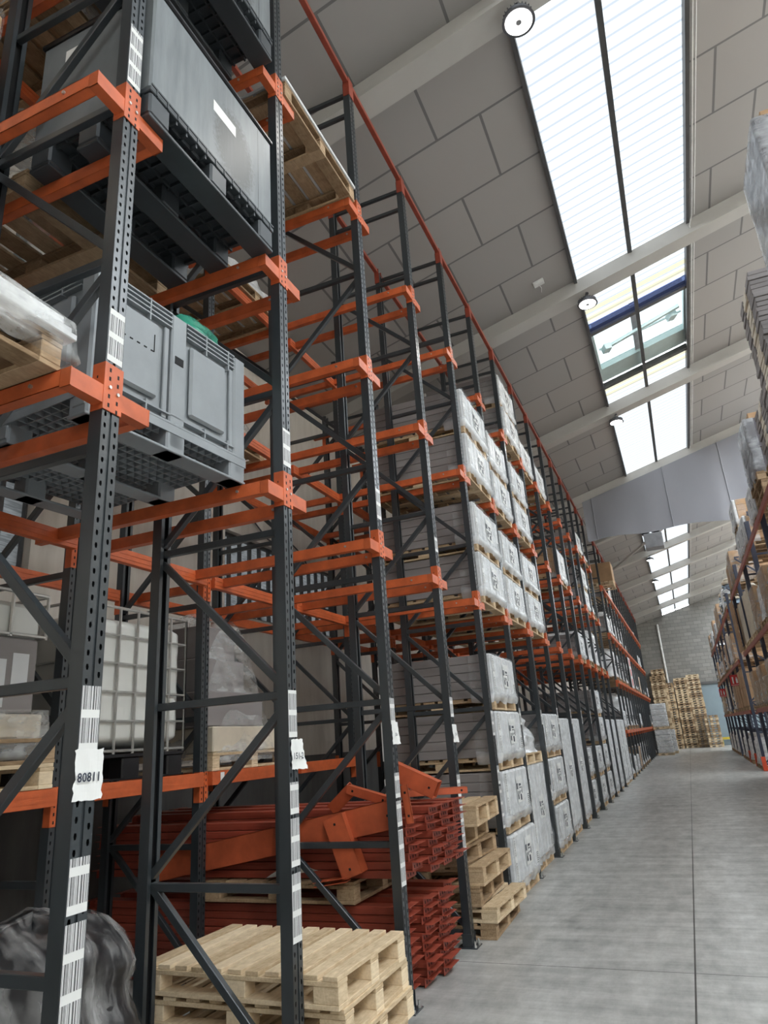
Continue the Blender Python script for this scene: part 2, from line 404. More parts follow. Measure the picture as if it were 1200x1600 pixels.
# glazed vent in the skylight
def glass_mat():
    m, t, b, o = nt('vent_glass')
    tr = N(t, 'ShaderNodeBsdfTransparent'); tr.inputs[0].default_value = (0.30, 0.32, 0.32, 1)
    gl = N(t, 'ShaderNodeBsdfGlossy'); gl.inputs['Roughness'].default_value = 0.05; mx = N(t, 'ShaderNodeMixShader'); mx.inputs[0].default_value = 0.06
    t.links.new(tr.outputs[0], mx.inputs[1]); t.links.new(gl.outputs[0], mx.inputs[2]); t.links.new(mx.outputs[0], o.inputs[0]); return m
M_glass = glass_mat()
b = MB(); roofslab(b, SKY_X0, SKY_X1, VENT[0]+0.05, VENT[1]-0.6, 0.012, 0.24)
v = struct('window_3', b.mesh('vent_pane', [M_glass]))
M_sill = plain('pale_green_metal', (0.52, 0.64, 0.63), 0.45, 0, 0.05)
M_vblue = plain('blue_flashing', (0.20, 0.24, 0.42), 0.5, 0, 0.05)
b = MB()
for y in (VENT[0], VENT[1]):
    roofslab(b, SKY_X0, SKY_X1, y-0.05, y+0.05, 0.12, -0.02)
roofslab(b, SKY_X0, SKY_X1, VENT[1]-0.64, VENT[1]-0.6, 0.14, 0.12, 1)
roofslab(b, SKY_X0, SKY_X1, VENT[1]-0.6, VENT[1]-0.05, 0.03, 0.12, 1)
for x in (SKY_X0+0.03, SKY_X1-0.03): roofslab(b, x-0.03, x+0.03, VENT[0], VENT[1]-0.6, 0.14, 0.10, 1)
roofslab(b, 0.40, 0.56, VENT[0], VENT[1]-0.6, 0.06, 0.18, 2)
part('vent_frame', b.mesh('vent_frame', [M_frame, M_sill, M_grey]), v)
def tinted(name, col):
    m, t, b_, o = nt(name); tr = N(t, 'ShaderNodeBsdfTransparent'); tr.inputs[0].default_value = (*col, 1); t.links.new(tr.outputs[0], o.inputs[0]); return m
b = MB(); roofslab(b, SKY_X0, SKY_X1, VENT[0]-0.32, VENT[0]-0.05, 0.01, 0.03); part('blue_flashing', b.mesh('flashing', [tinted('blue_tinted_sheet', (0.58, 0.63, 0.86))]), v, label='blue translucent strip')
b = MB()
for y in (VENT[0]-0.75, VENT[0]-0.5, VENT[1]+0.2, VENT[1]+0.45): roofslab(b, SKY_X0, SKY_X1, y-0.06, y+0.06, 0.01, 0.03)
part('yellowed_strip', b.mesh('yellowed', [tinted('yellowed_sheet', (0.95, 0.90, 0.76))]), v, label='yellowed translucent strip')
b = MB()
b.bar((SKY_X0+0.15, 13.25, roof_z(-0.2)+0.12), (SKY_X1-0.15, 13.0, roof_z(1.3)+0.12), 0.06, 0.06)
b.bar((SKY_X0+0.1, 13.35, roof_z(-0.2)+0.2), (SKY_X1-0.1, 13.35, roof_z(1.3)+0.2), 0.03, 0.03)
for x in (SKY_X0+0.25, SKY_X1-0.3): b.box((x, 13.2, roof_z(x)+0.1), (0.14, 0.2, 0.12), Euler((0, -ROOF_ANG, 0.4)))
part('vent_opener', b.mesh('vent_opener', [M_sill]), v)
# conduit beside the skylight
b = MB(); 
for k in range(len(RAFT)-1):
    y0, y1 = RAFT[k]+0.2, RAFT[k+1]-0.2; x = SKY_X1+0.06; z = roof_z(x)-0.04
    b.tube([(x, y0, z), (x, y1, z)], 0.014, 6); b.tube([(x, y1, z), (x-0.05, y1+0.12, z-0.1), (x-0.02, y1+0.2, z-0.25)], 0.01, 5)
    b.cyl((x+0.04, y0, z), (x+0.04, y1, z), 0.009, 5)
struct('trim_11', b.mesh('conduit', [M_pipe]))

# walls
def plaster(name, c1, c2, dado=None):
    m, t, b, o = nt(name)
    v = noise(t, coords(t, (1, 0.7, 0.5), True), 0.9, 7, 0.65); v2 = noise(t, coords(t, (1, 3, 0.5), True), 2.5, 5)
    a = N(t, 'ShaderNodeMath', operation='ADD'); t.links.new(v, a.inputs[0]); t.links.new(v2, a.inputs[1])
    h = N(t, 'ShaderNodeMath', operation='MULTIPLY'); h.inputs[1].default_value = 0.5; t.links.new(a.outputs[0], h.inputs[0])
    col = ramp(t, h.outputs[0], [(0.35, c1), (0.65, c2)])
    if dado:
        g = N(t, 'ShaderNodeNewGeometry'); sp = N(t, 'ShaderNodeSeparateXYZ'); t.links.new(g.outputs['Position'], sp.inputs[0])
        lt = N(t, 'ShaderNodeMath', operation='LESS_THAN'); lt.inputs[1].default_value = 1.5; t.links.new(sp.outputs['Z'], lt.inputs[0])
        mix = N(t, 'ShaderNodeMix', data_type='RGBA'); t.links.new(lt.outputs[0], mix.inputs[0]); t.links.new(col, mix.inputs[6])
        t.links.new(ramp(t, h.outputs[0], [(0.35, mul(dado, 0.75)), (0.65, mul(dado, 1.25))]), mix.inputs[7]); col = mix.outputs[2]
    t.links.new(col, b.inputs['Base Color']); b.inputs['Roughness'].default_value = 0.85
    return m
M_plaster = plaster('old_beige_plaster', (0.62, 0.56, 0.49), (0.80, 0.745, 0.67), (0.13, 0.125, 0.12))
WIN = [(3.0, 4.35, 3.3, 4.3), (7.35, 10.6, 3.35, 4.5)]
b = MB(); zt = 7.45
ys = [Y0-0.2, WIN[0][0], WIN[0][1], WIN[1][0], WIN[1][1], Y1+0.2]
for i in range(5):
    if i % 2 == 0: b.bb(XL-0.25, XL, ys[i], ys[i+1], 0, zt)
    else:
        w_ = WIN[i//2]; b.bb(XL-0.25, XL, ys[i], ys[i+1], 0, w_[2]); b.bb(XL-0.25, XL, ys[i], ys[i+1], w_[3], zt)
struct('wall_left', b.mesh('wall_left', [M_plaster]))
def wglass():
    m, t, b, o = nt('ribbed_window_glass')
    v = noise(t, coords(t, (1, 2, 30), True), 3.0, 3)
    tl = N(t, 'ShaderNodeBsdfTranslucent'); t.links.new(ramp(t, v, [(0.4, (0.10, 0.103, 0.104)), (0.6, (0.17, 0.174, 0.175))]), tl.inputs[0])
    tr = N(t, 'ShaderNodeBsdfTransparent'); tr.inputs[0].default_value = (0.02, 0.02, 0.02, 1); mx = N(t, 'ShaderNodeMixShader'); mx.inputs[0].default_value = 0.75
    t.links.new(tr.outputs[0], mx.inputs[1]); t.links.new(tl.outputs[0], mx.inputs[2]); t.links.new(mx.outputs[0], o.inputs[0]); return m
M_wglass = wglass()
for i, (y0, y1, z0, z1) in enumerate(WIN):
    b = MB(); b.bb(XL-0.16, XL-0.14, y0, y1, z0, z1); o = struct('window_%d' % (i+4), b.mesh('pane', [M_wglass]))
    f = MB(); n = int((y1-y0)/0.24)
    for k in range(n+1): y = y0+(y1-y0)*k/n; f.bb(XL-0.14, XL-0.09, y-0.018, y+0.018, z0, z1)
    for z in (z0+0.02, z0+(z1-z0)*0.42, z1-0.02): f.bb(XL-0.14, XL-0.085, y0, y1, z-0.02, z+0.02)
    part('window_frame', f.mesh('frame', [M_frame]), o)
def block_mat():
    m, t, b, o = nt('grey_concrete_block')
    br = N(t, 'ShaderNodeTexBrick'); br.offset = 0.5
    sp = N(t, 'ShaderNodeSeparateXYZ'); g = N(t, 'ShaderNodeNewGeometry'); t.links.new(g.outputs['Position'], sp.inputs[0])
    cb = N(t, 'ShaderNodeCombineXYZ'); t.links.new(sp.outputs['X'], cb.inputs[0]); t.links.new(sp.outputs['Z'], cb.inputs[1]); t.links.new(cb.outputs[0], br.inputs['Vector'])
    br.inputs['Scale'].default_value = 1.0; br.inputs['Brick Width'].default_value = 0.5; br.inputs['Row Height'].default_value = 0.24; br.inputs['Mortar Size'].default_value = 0.012
    br.inputs['Color1'].default_value = (0.28, 0.27, 0.25, 1); br.inputs['Color2'].default_value = (0.21, 0.203, 0.193, 1); br.inputs['Mortar'].default_value = (0.155, 0.15, 0.14, 1)
    t.links.new(br.outputs['Color'], b.inputs['Base Color']); b.inputs['Roughness'].default_value = 0.9; return m
b = MB()
b.convex([(x, y, z) for x, z in ((XL-0.25, 0), (XR+0.2, 0), (XL-0.25, roof_z(XL)), (XR+0.2, roof_z(XR))) for y in (Y1, Y1+0.2)],
         [(0,1,3,2),(4,5,7,6),(0,1,5,4),(2,3,7,6),(0,2,6,4),(1,3,7,5)])
struct('wall_back', b.mesh('wall_back', [block_mat()]))
b = MB()
b.convex([(x, y, z) for x, z in ((XL-0.25, 0), (XR+0.2, 0), (XL-0.25, roof_z(XL)), (XR+0.2, roof_z(XR))) for y in (Y0-0.2, Y0)],
         [(0,1,3,2),(4,5,7,6),(0,1,5,4),(2,3,7,6),(0,2,6,4),(1,3,7,5)])
struct('wall_front', b.mesh('wall_front', [M_plaster]))
b = MB(); b.bb(XR, XR+0.2, Y0-0.2, Y1+0.2, 0, roof_z(XR)); struct('wall_right', b.mesh('wall_right', [M_plaster]))
# far door
b = MB(); b.bb(1.02, 4.6, Y1-0.06, Y1-0.01, 0.02, 3.9); o = struct('door_1', b.mesh('door', [M_doorblue]))
b = MB(); b.bb(1.0, 5.0, Y1-0.16, Y1-0.005, 3.9, 4.05); part('door_rail', b.mesh('rail', [M_frame]), o)
b = MB(); b.bb(1.6, 4.0, Y1-0.35, Y1-0.28, 0.35, 0.5); 
for x in (1.75, 3.7): b.bb(x-0.05, x+0.05, Y1-0.3, Y1-0.22, 0.0, 0.35)
M_yellow = plain('yellow_guard', (0.62, 0.47, 0.05), 0.5)
tag(part('guard_rail', b.mesh('guard', [M_yellow])), 'yellow guard rail standing in front of the far blue-grey door', 'guard rail')
b = MB(); b.cyl((-0.84, Y1-0.09, 0.0), (-0.84, Y1-0.09, 8.2), 0.07, 12); struct('trim_12', b.mesh('pipe', [M_pipe]))
# brace struts of the roof near the far skylight
b = MB(); b.bar((-1.9, 30.8, roof_z(-1.9)-0.35), (1.2, 26.3, roof_z(1.2)-0.3), 0.08, 0.08); b.bar((-5.0, 31.0, 7.25), (-1.9, 30.8, roof_z(-1.9)-0.35), 0.08, 0.08)
struct('trim_13', b.mesh('strut', [M_rafter]))

# ------------------------------------------------------------------ rack steel
PW, PD = 0.090, 0.066
def post_mesh(H, holes=True, mat=None):
    b = MB(); p = 0.05; n = int(H/p)
    if holes:
        for sgn in (-1, 1):
            y0, y1 = (0.007, PW/2) if sgn > 0 else (-PW/2, -0.007)
            off = 0.0 if sgn < 0 else 0.025
            yc = (y0+y1)/2 + sgn*0.002
            if off: b.v += [(0, y0, 0), (0, y1, 0), (0, y1, off), (0, y0, off)]; k = len(b.v); b.f.append([k-4, k-3, k-2, k-1]); b.mi.append(0)
            for i in range(n):
                z0 = off+i*p; z1 = min(z0+p, H); zc = z0+p/2; hw, hh = 0.0068, 0.0105
                rect = [(y0, z0), (yc, z0), (y1, z0), (y1, zc), (y1, z1), (yc, z1), (y0, z1), (y0, zc)]
                oc = [(yc-hw*.55, zc-hh), (yc, zc-hh), (yc+hw*.55, zc-hh), (yc+hw, zc), (yc+hw*.7, zc+hh), (yc, zc+hh), (yc-hw*.7, zc+hh), (yc-hw, zc)]
                k = len(b.v); b.v += [(0, y, z) for y, z in rect] + [(0, y, z) for y, z in oc]
                for j in range(8):
                    b.f.append([k+j, k+(j+1) % 8, k+8+(j+1) % 8, k+8+j]); b.mi.append(0)
        b.bb(-0.008, -0.006, -0.0075, 0.0075, 0, H)
        for y in (-0.007, 0.007): b.bb(-0.007, 0, y-0.0006, y+0.0006, 0, H)
    else:
        b.bb(-0.003, 0, -PW/2, PW/2, 0, H)
    for s_ in (-1, 1):
        b.bb(-PD, 0, s_*PW/2-0.0015, s_*PW/2+0.0015, 0, H)
        b.bb(-PD, -PD+0.003, s_*PW/2, s_*(PW/2-0.026), 0, H)
    b.bb(-0.034, -0.032, -PW/2+0.002, PW/2-0.002, 0, H, 0, 1)  # added dark plate inside the post, stands for shade behind its holes
    return b.mesh('post', [mat or M_post, M_dark])
FD = 0.95                                  # front frame depth
XF = -1.925
HZ = [0.10, 0.95, 1.88, 2.80, 3.71, 4.64, 5.56, 6.48, 7.42, 7.68]
def brace_meshes(depth, mat=None):
    x0, x1 = -PD+0.012, -depth+PD-0.012
    b = MB(); b.bar((x0, 0, 0), (x1, 0, 0), 0.036, 0.042, ch=0.003); hz = b.mesh('horizontal_brace', [mat or M_post])
    b = MB(); b.bar((x0, 0.0, 0.05), (x1, 0.0, 0.86), 0.036, 0.042, ch=0.003); up = b.mesh('diagonal_up', [mat or M_post])
    b = MB(); b.bar((x0, 0.0, 0.86), (x1, 0.0, 0.05), 0.036, 0.042, ch=0.003); dn = b.mesh('diagonal_down', [mat or M_post])
    return hz, up, dn
def plate_mesh(mat=None):
    b = MB(); b.bb(-0.115, 0.05, -0.075, 0.075, 0.0, 0.008, 0.002)
    b.bb(-PD-0.01, 0.006, -0.055, -0.049, 0.0, 0.10); b.bb(-PD-0.01, 0.006, 0.049, 0.055, 0.0, 0.10)
    for y in (-0.05, 0.05): b.cyl((0.028, y, 0.006), (0.028, y, 0.05), 0.008, 8, mi=1); b.cyl((0.028, y, 0.008), (0.028, y, 0.02), 0.014, 6, mi=1)
    return b.mesh('base_plate', [mat or M_post, M_steel])
def bracket_mesh():
    b = MB()                                # sleeve round the post with an arm to each side; z = 0 at arm top
    zt, zb = 0.11, -0.105
    b.bb(0.001, 0.006, -PW/2-0.006, PW/2+0.006, zb, zt, 0.0015)
    for s_ in (-1, 1):
        b.bb(-PD+0.004, 0.004, s_*(PW/2+0.001), s_*(PW/2+0.006), zb, zt, 0.001)
        b.bb(-0.002, 0.003, s_*(PW/2+0.005), s_*0.215, -0.075, 0.0)
        b.bb(-0.05, 0.003, s_*(PW/2+0.005), s_*0.215, -0.004, 0.0)
        b.bb(-0.05, 0.003, s_*(PW/2+0.005), s_*0.215, -0.079, -0.075)
        b.bb(-0.05, 0.004, s_*0.211, s_*0.2155, -0.079, 0.001)
    for k in range(5):
        for s_, dz in ((-1, 0.0), (1, -0.016)):
            z = 0.08-k*0.04+dz
            if k == 2: b.cyl((0.005, s_*0.022, z), (0.013, s_*0.022, z), 0.008, 6, mi=2)
            else: b.bb(0.005, 0.0066, s_*0.022-0.005, s_*0.022+0.005, z-0.009, z+0.009, 0, 1)  # black patches painted for the shade in the slots
    b.bb(-0.036, -0.030, -PW/2-0.0068, -PW/2-0.0055, 0.04, 0.052, 0, 1)
    return b.mesh('arm_bracket', [M_orange, M_dark, M_steel])
def connector_mesh():
    b = MB()                                # cleat for a step beam, z = 0 at beam top, post face at x = 0
    for s_ in (-1, 1):
        b.bb(0.001, 0.006, s_*0.008, s_*0.046, -0.215, 0.005)
        b.bb(-0.05, 0.005, s_*0.046, s_*0.051, -0.215, 0.005)
        for k in range(5): b.bb(0.0055, 0.0072, s_*0.026-0.005, s_*0.026+0.005, -0.2+k*0.045, -0.182+k*0.045, 0, 1)
    return b.mesh('beam_cleat', [M_orange, M_dark])
H_F = 7.78
ME_post = post_mesh(H_F); ME_hz, ME_up, ME_dn = brace_meshes(FD); ME_plate = plate_mesh(); ME_brk = bracket_mesh(); ME_cleat = connector_mesh()
LV = [3.045, 4.585, 6.215]
LVB = [1.475, 3.045, 4.585, 6.215]
def make_frame(zs_post, levels_front, levels_back, depth=FD, hz=ME_hz, up=ME_up, dn=ME_dn, post=ME_post, plate=ME_plate, brk=ME_brk, top=True, cleats=()):
    t = thing('upright_frame', '', 'rack frame')
    part('post', post, t); part('post', post, t, (-depth, 0, 0), (0, 0, math.pi))
    part('base_plate', plate, t); part('base_plate', plate, t, (-depth, 0, 0), (0, 0, math.pi))
    for z in HZ:
        if z < zs_post-0.05: part('horizontal_brace', hz, t, (0, 0, z))
    for i in range(7):
        if HZ[i]+0.9 < zs_post: part('diagonal_brace', (dn, up)[i % 2] if False else (up if i % 2 == 0 else dn), t, (0, 0, HZ[i]))
    for z in levels_front: part('arm_bracket', brk, t, (0, 0, z))
    for z in levels_back: part('arm_bracket', brk, t, (-depth, 0, z), (0, 0, math.pi))
    for z, xx in cleats: part('beam_cleat', ME_cleat, t, (xx, 0, z), (0, 0, 0 if xx == 0 else math.pi))
    if top:
        b = MB(); b.bb(0.001, 0.005, -0.05, 0.05, -0.16, 0.07); b.bb(-0.06, 0.004, -0.051, -0.047, -0.16, 0.07); b.bb(-0.06, 0.004, 0.047, 0.051, -0.16, 0.07)
        me = ME_cap or b.mesh('top_cleat', [M_redor]); part('top_cleat', me, t, (0, 0, H_F)); part('top_cleat', me, t, (-depth, 0, H_F), (0, 0, math.pi))
    return t
ME_cap = None
b = MB(); b.bb(0.001, 0.005, -0.05, 0.05, -0.16, 0.07); b.bb(-0.06, 0.004, -0.051, -0.047, -0.16, 0.07); b.bb(-0.06, 0.004, 0.047, 0.051, -0.16, 0.07)
ME_cap = b.mesh('top_cleat', [M_redor])
def Yk(k): return 1.89+1.39*(k-1)
KS = list(range(0, 16)) + list(range(17, 33))
ordk = {}
for i, k in enumerate([k for k in KS if k >= 1]): ordk[k] = ORD[i+1]
ordk[0] = 'nearest'
frames = {}
fr0 = make_frame(H_F, LV, [])
far0 = make_frame(H_F, [], [], cleats=[(z, 0) for z in LVB])
XB = -3.55
back0 = make_frame(6.6, [], [], post=post_mesh(6.6), top=False, cleats=[(z, 0) for z in LVB] + [(z, -FD) for z in LVB])
used = set()
for k in KS:
    src = fr0 if k < 16 else far0
    lab = 'dark grey braced upright frame, %s along the aisle side of the left rack' % ordk[k]
    if src not in used: o = src; used.add(src); o['label'] = lab; o['group'] = 'aisle-side frames of the left rack'
    else: o = dup(src, (0, 0, 0), None, lab, 'aisle-side frames of the left rack')
    o.location = (XF, Yk(k), 0); frames[k] = o
BK = list(range(0, 13))
for i, k in enumerate(BK):
    lab = 'dark upright frame of the back row, behind the %s aisle-side frame' % ordk[k]
    if i == 0: o = back0; o['label'] = lab; o['group'] = 'back-row frames of the left rack'
    else: o = dup(back0, (0, 0, 0), None, lab, 'back-row frames of the left rack')
    o.location = (XB, Yk(k), 0)
# rails running into the rack
def rail_mesh(L):
    b = MB()
    b.bb(-L, 0, -0.025, -0.021, -0.075, 0.0); b.bb(-L, 0, -0.025, 0.025, -0.004, 0.0); b.bb(-L, 0, -0.025, 0.025, -0.075, -0.071)
    b.bb(-L, 0, 0.021, 0.025, -0.075, 0.0)
    b.cyl((-0.15, -0.024, -0.035), (-0.15, -0.034, -0.035), 0.009, 6, mi=1)
    b.cyl((-0.15, 0.024, -0.035), (-0.15, 0.034, -0.035), 0.009, 6, mi=1)
    return b.mesh('pallet_rail', [M_orange, M_steel])
RL = {}
rails = {}
LVN = ['first', 'second', 'third']
for k in range(0, 16):
    for li, z in enumerate(LV):
        for side in (-1, 1):
            L = 1.72 if k <= 3 else 2.6
            if k == 3 and side > 0: L = 2.6
            if L not in RL: RL[L] = rail_mesh(L)
            o = part('pallet_rail', RL[L], None, (XF-0.052, Yk(k)+side*0.19, z+(0.002)))
            tag(o, 'orange pallet rail on the %s level, %s arm of the %s left rack frame' % (LVN[li], 'near' if side < 0 else 'far', ordk[k]), 'rack rail', 'pallet rails of the left rack')
# step beams along the aisle direction in the back row
def step_beam_mesh(L, mat):
    b = MB(); h = 0.10
    b.bb(0.0, 0.04, 0, L, -h, 0.0, 0.003); b.bb(-0.008, 0.0, 0, L, -h, -0.025)
    for z in (-0.03, -0.065): b.bb(0.039, 0.043, 0, L, z-0.008, z+0.008)
    return b.mesh('step_beam', [mat])
SBM = step_beam_mesh(1.39-PW-0.014, M_orange)
LVBN = ['lowest', 'second', 'third', 'top']
for row, x, rz in (('front', XB, 0), ('rear', XB-FD, 1)):
    for li, z in enumerate(LVB):
        for k in range(0, 12):
            if li == 0 and k > 4: continue
            if li == 3 and k > 4: continue
            y = Yk(k)+PW/2+0.007
            o = part('step_beam', SBM, None, (x+0.008 if rz == 0 else x+0.01, y, z))
            tag(o, 'orange step beam, %s level of the back row, %s side, past the %s frame' % (LVBN[li], row, ordk[k]), 'rack beam', 'step beams of the left rack')
for li, z in enumerate(LVB):
    for k in range(17, 32):
        o = part('step_beam', SBM, None, (XF+0.006, Yk(k)+PW/2+0.007, z))
        tag(o, 'orange beam on the %s level, far part of the left rack, past the %s frame' % (LVBN[li], ordk[k]), 'rack beam', 'far aisle-side beams of the left rack')
# ties along the top of the frames
b = MB(); b.bb(-0.05, 0.0, 0.052, 1.39-0.052, 0.0, 0.05, 0.003); ME_tie = b.mesh('tie', [M_redor])
for k in list(range(0, 15)) + list(range(17, 32)):
    for row, x in (('front', XF), ('rear', XF-FD+0.05)):
        if k >= 17 and row == 'rear': continue
        o = part('top_tie_rail', ME_tie, None, (x, Yk(k), H_F+0.005))
        tag(o, 'red tie rail along the %s post tops, left rack, past the %s frame' % (row, ordk[k]), 'tie rail', 'tie rails on top of the left rack')

# labels and paper tags on the posts
def strip(frame_, z0, z1, w=0.084, name='barcode_label', ragged=0.0):
    b = MB(); b.bb(0.0008, 0.0016, -w/2, w/2, 0, z1-z0, 0, 0)
    return part(name, b.mesh('label', [M_barcode]), frame_, (0.0, 0, z0))
for k, spans in {1: [(0.47, 0.76), (0.79, 1.12), (1.145, 1.31), (1.50, 1.60), (1.64, 1.86), (3.17, 3.42), (4.72, 5.1)],
                 2: [(0.72, 1.02), (1.05, 1.27), (1.29, 1.44), (1.66, 1.9), (3.2, 3.44)],
                 3: [(0.70, 1.04), (1.06, 1.22), (1.24, 1.40), (1.72, 1.9), (3.25, 3.5)],
                 4: [(0.70, 1.1), (1.12, 1.3), (1.78, 1.95), (3.3, 3.45)], 5: [(0.7, 1.1), (1.12, 1.3), (1.6, 1.85)],
                 6: [(1.7, 1.9)], 7: [(0.7, 0.9), (1.7, 1.9)], 8: [(1.7, 1.95)], 9: [(1.7, 1.95)], 10: [(1.7, 1.95)], 11: [(1.7, 1.95)]}.items():
    for z0, z1 in spans: strip(frames[k], z0, z1)
def paper(frame_, z, w, h, txt, size, seed, yoff=0.0, curl=0.02, toff=0.0):
    b = MB(); rr = random.Random(seed)
    def fn(u, v):
        y = -w/2+w*u; zz = -h/2+h*v
        e = (1 if u in (0, 1) else 0)*rr.uniform(-0.006, 0.006)
        c = curl*max(0, u-0.5)*2*(1-v)
        return (0.004+c+0.002*math.sin(9*u+5*v), y+e, zz+rr.uniform(-0.003, 0.003)*(v in (0, 1)))
    b.grid(fn, 10, 12)
    o = part('paper_tag', b.mesh('tag', [M_paper]), frame_, (0, yoff, z), label='torn white paper tag printed with %s' % txt)
    t = MB(); t.addmesh(text_mesh(txt, size, 0.0006), frame((0, 1, 0), (0, 0, 1), (0.008+curl*0.5, toff, -0.01)), 0)
    part('printed_number', t.mesh('number', [M_ink]), o)
paper(frames[1], 1.565, 0.125, 0.165, '80811', 0.042, 3, 0.008, 0.004, -0.002)
paper(frames[2], 1.575, 0.11, 0.15, '151-2', 0.045, 5, 0.03, 0.03, -0.015)
paper(frames[3], 1.66, 0.10, 0.15, '30-1', 0.03, 6, 0.012, 0.02)
paper(frames[4], 1.64, 0.10, 0.15, '27-1', 0.03, 8, 0.012, 0.02)

# ------------------------------------------------------------------ pallets
def pallet_mesh(LX, WY, mat, seed=0, nb=7, h=0.144, bw=None):
    """stringers along X, deck boards along Y; centre at x,y = 0; z = 0 at the floor"""
    b = MB(); rr = random.Random(seed); th = 0.022
    for y in (-WY/2+0.05, 0, WY/2-0.05): b.bb(-LX/2, LX/2, y-0.05, y+0.05, 0, th, 0.002)
    for x in (-LX/2+0.05, LX/2-0.05): b.bb(x-0.05, x+0.05, -WY/2+0.101, -0.051, 0, th, 0.002); b.bb(x-0.05, x+0.05, 0.051, WY/2-0.101, 0, th, 0.002)
    for x in (-LX/2+0.07, 0, LX/2-0.07):
        for y in (-WY/2+0.05, 0, WY/2-0.05): b.box((x, y, th+(h-3*th)/2), (0.14, 0.095, h-3*th), Euler((0, 0, rr.uniform(-.03, .03))), 0.003)
    for y in (-WY/2+0.05, 0, WY/2-0.05): b.bb(-LX/2, LX/2, y-0.05, y+0.05, h-2*th+0.0005, h-th, 0.002)
    wd = bw or LX/nb*0.80
    for i in range(nb):
        x = -LX/2+wd/2+(LX-wd)*i/(nb-1); j = rr.uniform(-.006, .006)
        b.box((x, j, h-th/2+0.0005), (wd*rr.uniform(0.92, 1.04), WY*rr.uniform(0.985, 1.0), th), Euler((0, 0, rr.uniform(-.006, .006))), 0.002)
    return b.mesh('pallet', [mat])

# ------------------------------------------------------------------ film-wrapped tube carton loads
def n3(x, y, z, s=1.0): return mnoise.noise(Vector((x*s, y*s, z*s)))
def rect_path(x0, x1, y0, y1, r=0.03, open_back=None):
    pts = []
    if open_back is not None:
        pts.append((open_back, y0, 0, -1))
        n = 5
        for i in range(n): pts.append((open_back+(x1-r-open_back)*(i+1)/n, y0, 0, -1))
    for cx, cy, a0 in ((x1-r, y0+r, -90), (x1-r, y1-r, 0)):
        for i in range(4):
            a = R(a0+30*i); pts.append((cx+r*math.cos(a), cy+r*math.sin(a), math.cos(a), math.sin(a)))
        if a0 == -90:
            for i in range(1, 24): pts.append((x1, y0+r+(y1-y0-2*r)*i/24, 1, 0))
    if open_back is not None:
        n = 5
        for i in range(n): pts.append((x1-r+(open_back-x1+r)*(i+1)/n, y1, 0, 1))
    return pts
def wrap_mesh(x0, x1, y0, y1, z0, z1, seed, back, mat, amp=0.012, skirt=True):
    b = MB(); pts = rect_path(x0, x1, y0, y1, 0.03, back); nz = 14; o = seed*7.3
    zl = [z0+(z1-z0)*i/nz for i in range(nz+1)]
    base = len(b.v)
    for i, (x, y, nx, ny) in enumerate(pts):
        for j, z in enumerate(zl):
            t = (z-z0)/(z1-z0)
            d = 0.006+amp*0.8*n3(x*5+o, y*5, z*6)+amp*0.3*n3(x*13, y*13+o, z*12)
            zz = z
            if skirt and t < 0.28:
                q = (0.28-t)/0.28
                d += 0.014*math.sin(q*math.pi)+0.028*q*n3(x*11, y*11+o, z*7)+0.007*q*n3(x*34, y*34+o, z*12)
                if j == 0: zz += 0.035*n3(x*6+o, y*6, 3)+0.005
                d -= 0.05*max(0, q-0.6)
            b.v.append((x+nx*d, y+ny*d, zz))
    n = nz+1
    for i in range(len(pts)-1):
        for j in range(nz):
            a = base+i*n+j; b.f.append([a, a+n, a+n+1, a+1]); b.mi.append(0)
    # fold on top
    tb = len(b.v)
    for i, (x, y, nx, ny) in enumerate(pts):
        b.v.append(b.v[base+i*n+nz])
        b.v.append((min(x, x1-0.06)-0.12*max(nx, 0), y-ny*0.10, z1+0.008+0.006*n3(x*9+o, y*9, 2)))
    for i in range(len(pts)-1):
        a = tb+2*i; b.f.append([a, a+2, a+3, a+1]); b.mi.append(0)
    return b.mesh('stretch_wrap', [mat], True)
T_brand = text_mesh('SCHOTT', 0.047, 0.0012)
